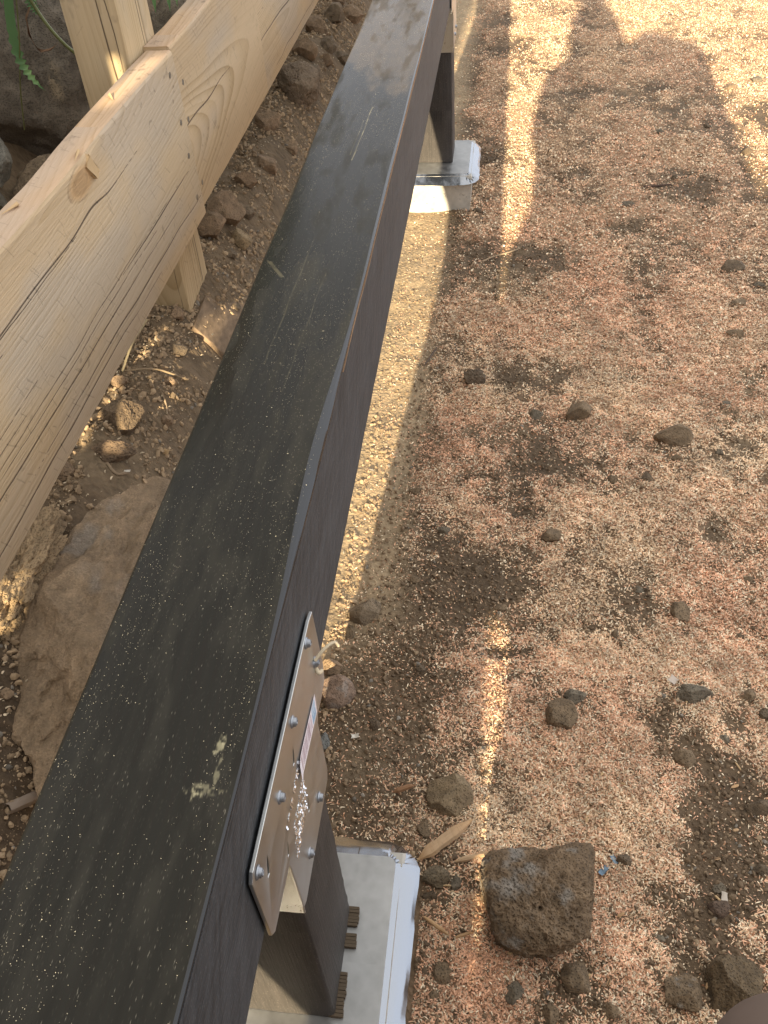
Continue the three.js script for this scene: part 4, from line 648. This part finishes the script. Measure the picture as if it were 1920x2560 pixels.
    for (const q of [-1, 1]) { d = smin(d, capsule(X, Yr, Z, [q * 0.08, 0.015, 0.01, 0.011, q * 0.084, -0.02, 0.006, 0.008]), 0.01); d = Math.max(d, -(Math.sqrt((X - q * 0.031) ** 2 + (Yr - 0.012) ** 2 + (Z + 0.1) ** 2) - 0.014)); d = Math.min(d, Math.sqrt((X - q * 0.031) ** 2 + (Yr - 0.012) ** 2 + (Z + 0.083) ** 2) - 0.0125); }
    return smin(d, capsule(x, y, z, [0.20, 1.57, 0.30, 0.058, 0.195, 1.67, 0.27, 0.053]), 0.03);
  });
  const g = mergeGeometries([body, h1, h2, head]), p = g.attributes.position, col = new Float32Array(p.count * 3), nb = body.attributes.position.count;
  for (let i = 0; i < p.count; i++) { const y = p.getY(i), z = p.getZ(i), x = p.getX(i); let c = [0.42, 0.26, 0.18]; if (i < nb) { if (y < 0.1) c = [0.10, 0.07, 0.05]; else if (y < 0.99) c = [0.125, 0.088, 0.068]; else if (y < 1.56 && !(z < 0.17)) c = [0.16, 0.19, 0.24]; } const n = 1 + 0.06 * noise(x * 50, y * 50, z * 50); col.set(c.map((v) => v * n), i * 3); }
  g.setAttribute('color', new THREE.BufferAttribute(col, 3));
  part('body', g, stdm({ vertexColors: true, roughness: 0.88 }), t);
  const hair = sdfMesh([0.195, 1.74, 0.26], 0.16, 56, (x, y, z) => { const X = x - 0.195, c = Math.cos(0.55), s = Math.sin(0.55), Y0 = y - 1.72, Z0 = z - 0.25, Yr = Y0 * c - Z0 * s, Z = Z0 * c + Y0 * s; const d = (Math.sqrt((X / 0.084) ** 2 + ((Yr - 0.036) / 0.102) ** 2 + ((Z - 0.018) / 0.102) ** 2) - 1) * 0.084; return Math.max(d, -(Yr + 0.9 * Z - 0.0) * 0.74 - 0.012); });
  part('hair', hair, stdm({ color: lin(0.03, 0.022, 0.016) }), t);
}
{ // the phone is held upright to the view, its lens at the point of view
  const t = thing('mobile_phone', 'mobile phone held up by the person', 'phone'); t.position.copy(camera.position);
  t.lookAt(camera.position.clone().add(new THREE.Vector3(0.1238, 0.6957, 0.7076)));
  const g = new RoundedBoxGeometry(0.072, 0.15, 0.008, 3, 0.0035); g.translate(0.022, -0.052, 0.022); part('case', g, stdm({ color: lin(0.03, 0.03, 0.035), roughness: 0.4 }), t);
  const s = new RoundedBoxGeometry(0.066, 0.142, 0.0012, 1, 0.0005); s.translate(0.022, -0.052, 0.0266); part('screen', s, stdm({ color: lin(0.02, 0.02, 0.025), roughness: 0.12 }), t);
}

// ------------------------------------------------------------------ sawdust, specks and crumbs
function chipGeo(seed) {          // a torn flat chip, slightly cupped
  const r = rngOf(seed), pos = [0, 0.12, 0], idx = [], n = 6; for (let i = 0; i < n; i++) { const a = i / n * 6.283 + (r() - 0.5) * 0.7, q = 0.32 + 0.3 * r(); pos.push(q * Math.cos(a), (r() - 0.5) * 0.35, q * Math.sin(a)); idx.push(0, 1 + (i + 1) % n, 1 + i); }
  const g = new THREE.BufferGeometry(); g.setAttribute('position', new THREE.Float32BufferAttribute(pos, 3)); g.setIndex(idx); g.computeVertexNormals(); return g;
}
function flakeGeo(bend, twist, k) {
  const pos = [], idx = [], n = 3; for (let i = 0; i <= n; i++) { const t = i / n - 0.5, w = (i === 0 || i === n) ? 0.3 : 0.5, a = twist * t; pos.push(t, bend * (0.25 - t * t) * 2 - w * k * Math.sin(a), -w * Math.cos(a), t, bend * (0.25 - t * t) * 2 + w * k * Math.sin(a), w * Math.cos(a)); if (i < n) { const b = i * 2; idx.push(b, b + 1, b + 2, b + 1, b + 3, b + 2); } }
  const g = new THREE.BufferGeometry(); g.setAttribute('position', new THREE.Float32BufferAttribute(pos, 3)); g.setIndex(idx); g.computeVertexNormals(); return g;
}
const NG = (() => { const c = new Float32Array(4e6); let n = 0; return { c, n }; })();
const up = new THREE.Vector3(0, 1, 0), Q = new THREE.Quaternion(), Q2 = new THREE.Quaternion(), E3 = new THREE.Euler(), Mx = new THREE.Matrix4(), Ps = new THREE.Vector3(), Sc = new THREE.Vector3();
const inCap = (x, z) => (x > CAP.x0 - 0.03 && x < CAP.x1 + 0.031 && ((z > CAP.z0 - 0.031 && z < CAP.z1 + 0.03) || (z > CAP.z0 - 0.01 + ZSPAN && z < CAP.z1 + 0.02 + ZSPAN && x < CAP.x1)));
function scatter(name, label, category, geo, mat, count, place, color) {
  const mtx = [], cols = []; let n = 0;
  const im = new THREE.InstancedMesh(geo, mat, count), C = new THREE.Color();
  for (let tries = 0; n < count && tries < count * 30; tries++) { const o = place(); if (!o) continue; Ps.set(o.x, o.y, o.z); E3.set(o.rx, o.ry, o.rz, 'YXZ'); Q.setFromEuler(E3); Sc.set(o.sx, o.sy, o.sz); im.setMatrixAt(n, Mx.compose(Ps, Q, Sc)); const c = color(o); C.setRGB(c[0], c[1], c[2]); im.setColorAt(n, C); n++; }
  im.count = n; im.name = numbered(name); sh(im); tag(im, label, category, null, 'stuff'); scene.add(im); return im;
}
{
  const r = rngOf(1234);
  // pick a depth so that chips are spread evenly over what one sees, thinner and larger farther out
  const spot = (zn, zf) => { const z = zn + (zf - zn) * r(), w0 = -0.12 + 0.0 * z, w1 = 0.42 - 0.265 * z + 0.12; return [w0 + (w1 - w0) * r(), z]; };
  const tint = (o) => { const p = 1.1 * fbm2(o.x * 5 + 3, o.z * 4.4, 17, 3) - 0.08 + 0.3 * Math.exp(-(((o.x - 0.34) / 0.15) ** 2 + ((o.z + 0.66) / 0.3) ** 2)), q = r(); let c; if (q < 0.10) c = [0.40, 0.20, 0.10]; else if (q < 0.50 + 0.6 * p) c = [0.82, 0.48, 0.30]; else if (q < 0.76) c = [0.88, 0.63, 0.40]; else c = [0.92, 0.77, 0.55]; const v = (0.62 + 0.5 * r()) * (1 + 0.42 * fbm2(o.x * 24, o.z * 20, 71, 3)); return c.map((a) => a * v); };
  const place = (zn, zf, s, chip) => () => {
    const [x, z] = spot(zn, zf); const d = sawdust(x, z); if (r() > (d * (0.25 + 0.85 * d) + 0.045) * (zf < -5 ? ss(-1.8, -2.7, z) : zf < -2 ? 1 - ss(-1.9, -2.75, z) : 1)) return null; if (inCap(x, z)) return null;
    const l = s * (chip ? 0.0018 + 0.0046 * Math.pow(r(), 2.2) : 0.0026 + 0.0066 * Math.pow(r(), 2.4)), w = chip ? l * (0.3 + 0.45 * r()) : s * (0.0008 + 0.0013 * r());
    return { x, z, y: height(x, z) + s * (0.0006 + 0.0055 * r() * d), rx: (r() - 0.5) * 1.2, ry: r() * 6.28, rz: (r() - 0.5) * 1.2, sx: l, sy: l, sz: w };
  };
  scatter('sawdust', 'pink and cream sawdust chips lying on the ground around the lava rock', 'sawdust', chipGeo(3), M.flake, 75000, place(-0.30, -1.05, 1.0, true), tint);
  scatter('sawdust', 'thin curled sawdust shavings on the ground around the lava rock', 'sawdust', flakeGeo(0.2, 0.8, 0.3), M.flake, 75000, place(-0.30, -1.05, 1.0), tint);
  scatter('sawdust', 'pink and cream sawdust on the open ground midway along the beam', 'sawdust', chipGeo(8), M.flake, 120000, place(-0.95, -2.75, 1.15, true), tint);
  scatter('sawdust', 'thin curled shavings on the open ground midway along the beam', 'sawdust', flakeGeo(0.15, 1.2, 0.4), M.flake, 95000, place(-0.95, -2.75, 1.2), tint);
  scatter('sawdust', 'pink and cream sawdust on the ground around the far pier block', 'sawdust', chipGeo(12), M.flake, 190000, place(-1.8, -5.6, 1.75, true), tint);
  // specks of dust on the beam
  const r3 = rngOf(55);
  scatter('sawdust_specks', 'tiny pale specks of sawdust on top of the dark beam', 'sawdust', flakeGeo(0.2, 0.6, 0.3), M.flake, 16000, () => { const z = 0.05 - 2.6 * Math.pow(r3(), 0.9), x = -0.137 + 0.133 * r3(); if (0.62 + 1.3 * fbm2(x * 22, z * 6, 9, 3) < r3() * 1.25) return null; const l = 0.00028 + 0.0005 * r3() * r3() + (r3() > 0.985 ? 0.0009 * r3() : 0); return { x, z, y: 0.7678, rx: (r3() - 0.5) * 0.5, ry: r3() * 6.28, rz: (r3() - 0.5) * 0.5, sx: l, sy: l, sz: l * (0.35 + 0.4 * r3()) }; }, () => { const v = 0.3 + 0.6 * r3(); return [0.6 * v, 0.55 * v, 0.42 * v]; });
  // crumbs of earth
  const ico = new THREE.IcosahedronGeometry(0.5, 0); { const p = ico.attributes.position; for (let i = 0; i < p.count; i++) { const X = p.getX(i), Y = p.getY(i), Z = p.getZ(i), k = 1 + 0.9 * (hash3(Math.round(X * 50), Math.round(Y * 50), Math.round(Z * 50)) - 0.5); p.setXYZ(i, X * k, Y * k * 0.8, Z * k); } ico.computeVertexNormals(); }
  const rc = rngOf(909), soil = (o) => { const v = 0.7 + 0.6 * rc(), q = rc(), d = ss(0, 0.12, -o.x); const c = q < 0.86 ? [mix(0.15, 0.34, d), mix(0.103, 0.245, d), mix(0.062, 0.15, d)] : q < 0.97 ? [0.27, 0.195, 0.12] : [0.21, 0.185, 0.15]; return c.map((a) => a * v); };
  scatter('soil_crumbs', 'loose brown crumbs of earth between the sawdust and beside the beam', 'soil', ico, M.clod, 66000, () => { const z = -0.3 - 3.0 * Math.pow(rc(), 1.5), x = -0.2 + (0.74 - 0.27 * z) * rc(); const d = sawdust(x, z); if (rc() < d * 0.66 || inCap(x, z)) return null; const big = x < -0.005 && x > -0.13 && z < -0.85 && z > -1.75 && rc() < 0.10; if (!big && x < 0 && rc() < 0.55) return null; const s = big ? 0.005 + 0.012 * rc() * rc() : 0.0015 + 0.011 * Math.pow(rc(), 6); return { x, z, y: height(x, z) + s * 0.15, rx: rc() * 3, ry: rc() * 6, rz: rc() * 3, sx: s, sy: s * (0.7 + 0.3 * rc()), sz: s * (0.7 + 0.5 * rc()) }; }, soil);
  scatter('soil_crumbs', 'loose crumbs and pebbles of earth on the bank below the boards', 'soil', ico, M.clod, 52000, () => { const z = -0.25 - 3.4 * Math.pow(rc(), 1.25), x = -0.52 + 0.36 * rc(); if (fbm2(x * 14, z * 9, 4, 3) < -0.22) return null; const s = 0.0016 + 0.013 * Math.pow(rc(), 5.5); return { x, z, y: height(x, z) + s * 0.2, rx: rc() * 3, ry: rc() * 6, rz: rc() * 3, sx: s, sy: s * (0.7 + 0.3 * rc()), sz: s * (0.7 + 0.5 * rc()) }; }, soil);
  scatter('wood_shavings', 'pale shavings and bits of straw sprinkled over the earth bank', 'shavings', flakeGeo(0.35, 1.2, 0.4), M.flake, 2600, () => { const z = -0.3 - 3.2 * rc(), x = -0.5 + 0.3 * rc(); const l = 0.0025 + 0.008 * Math.pow(rc(), 3); return { x, z, y: height(x, z) + 0.003 + 0.004 * rc(), rx: (rc() - 0.5), ry: rc() * 6.28, rz: (rc() - 0.5), sx: l, sy: l, sz: 0.0014 + 0.002 * rc() }; }, () => { const v = 0.6 + 0.5 * rc(); return [0.62 * v, 0.5 * v, 0.34 * v]; });
}

renderer.render(scene, camera);
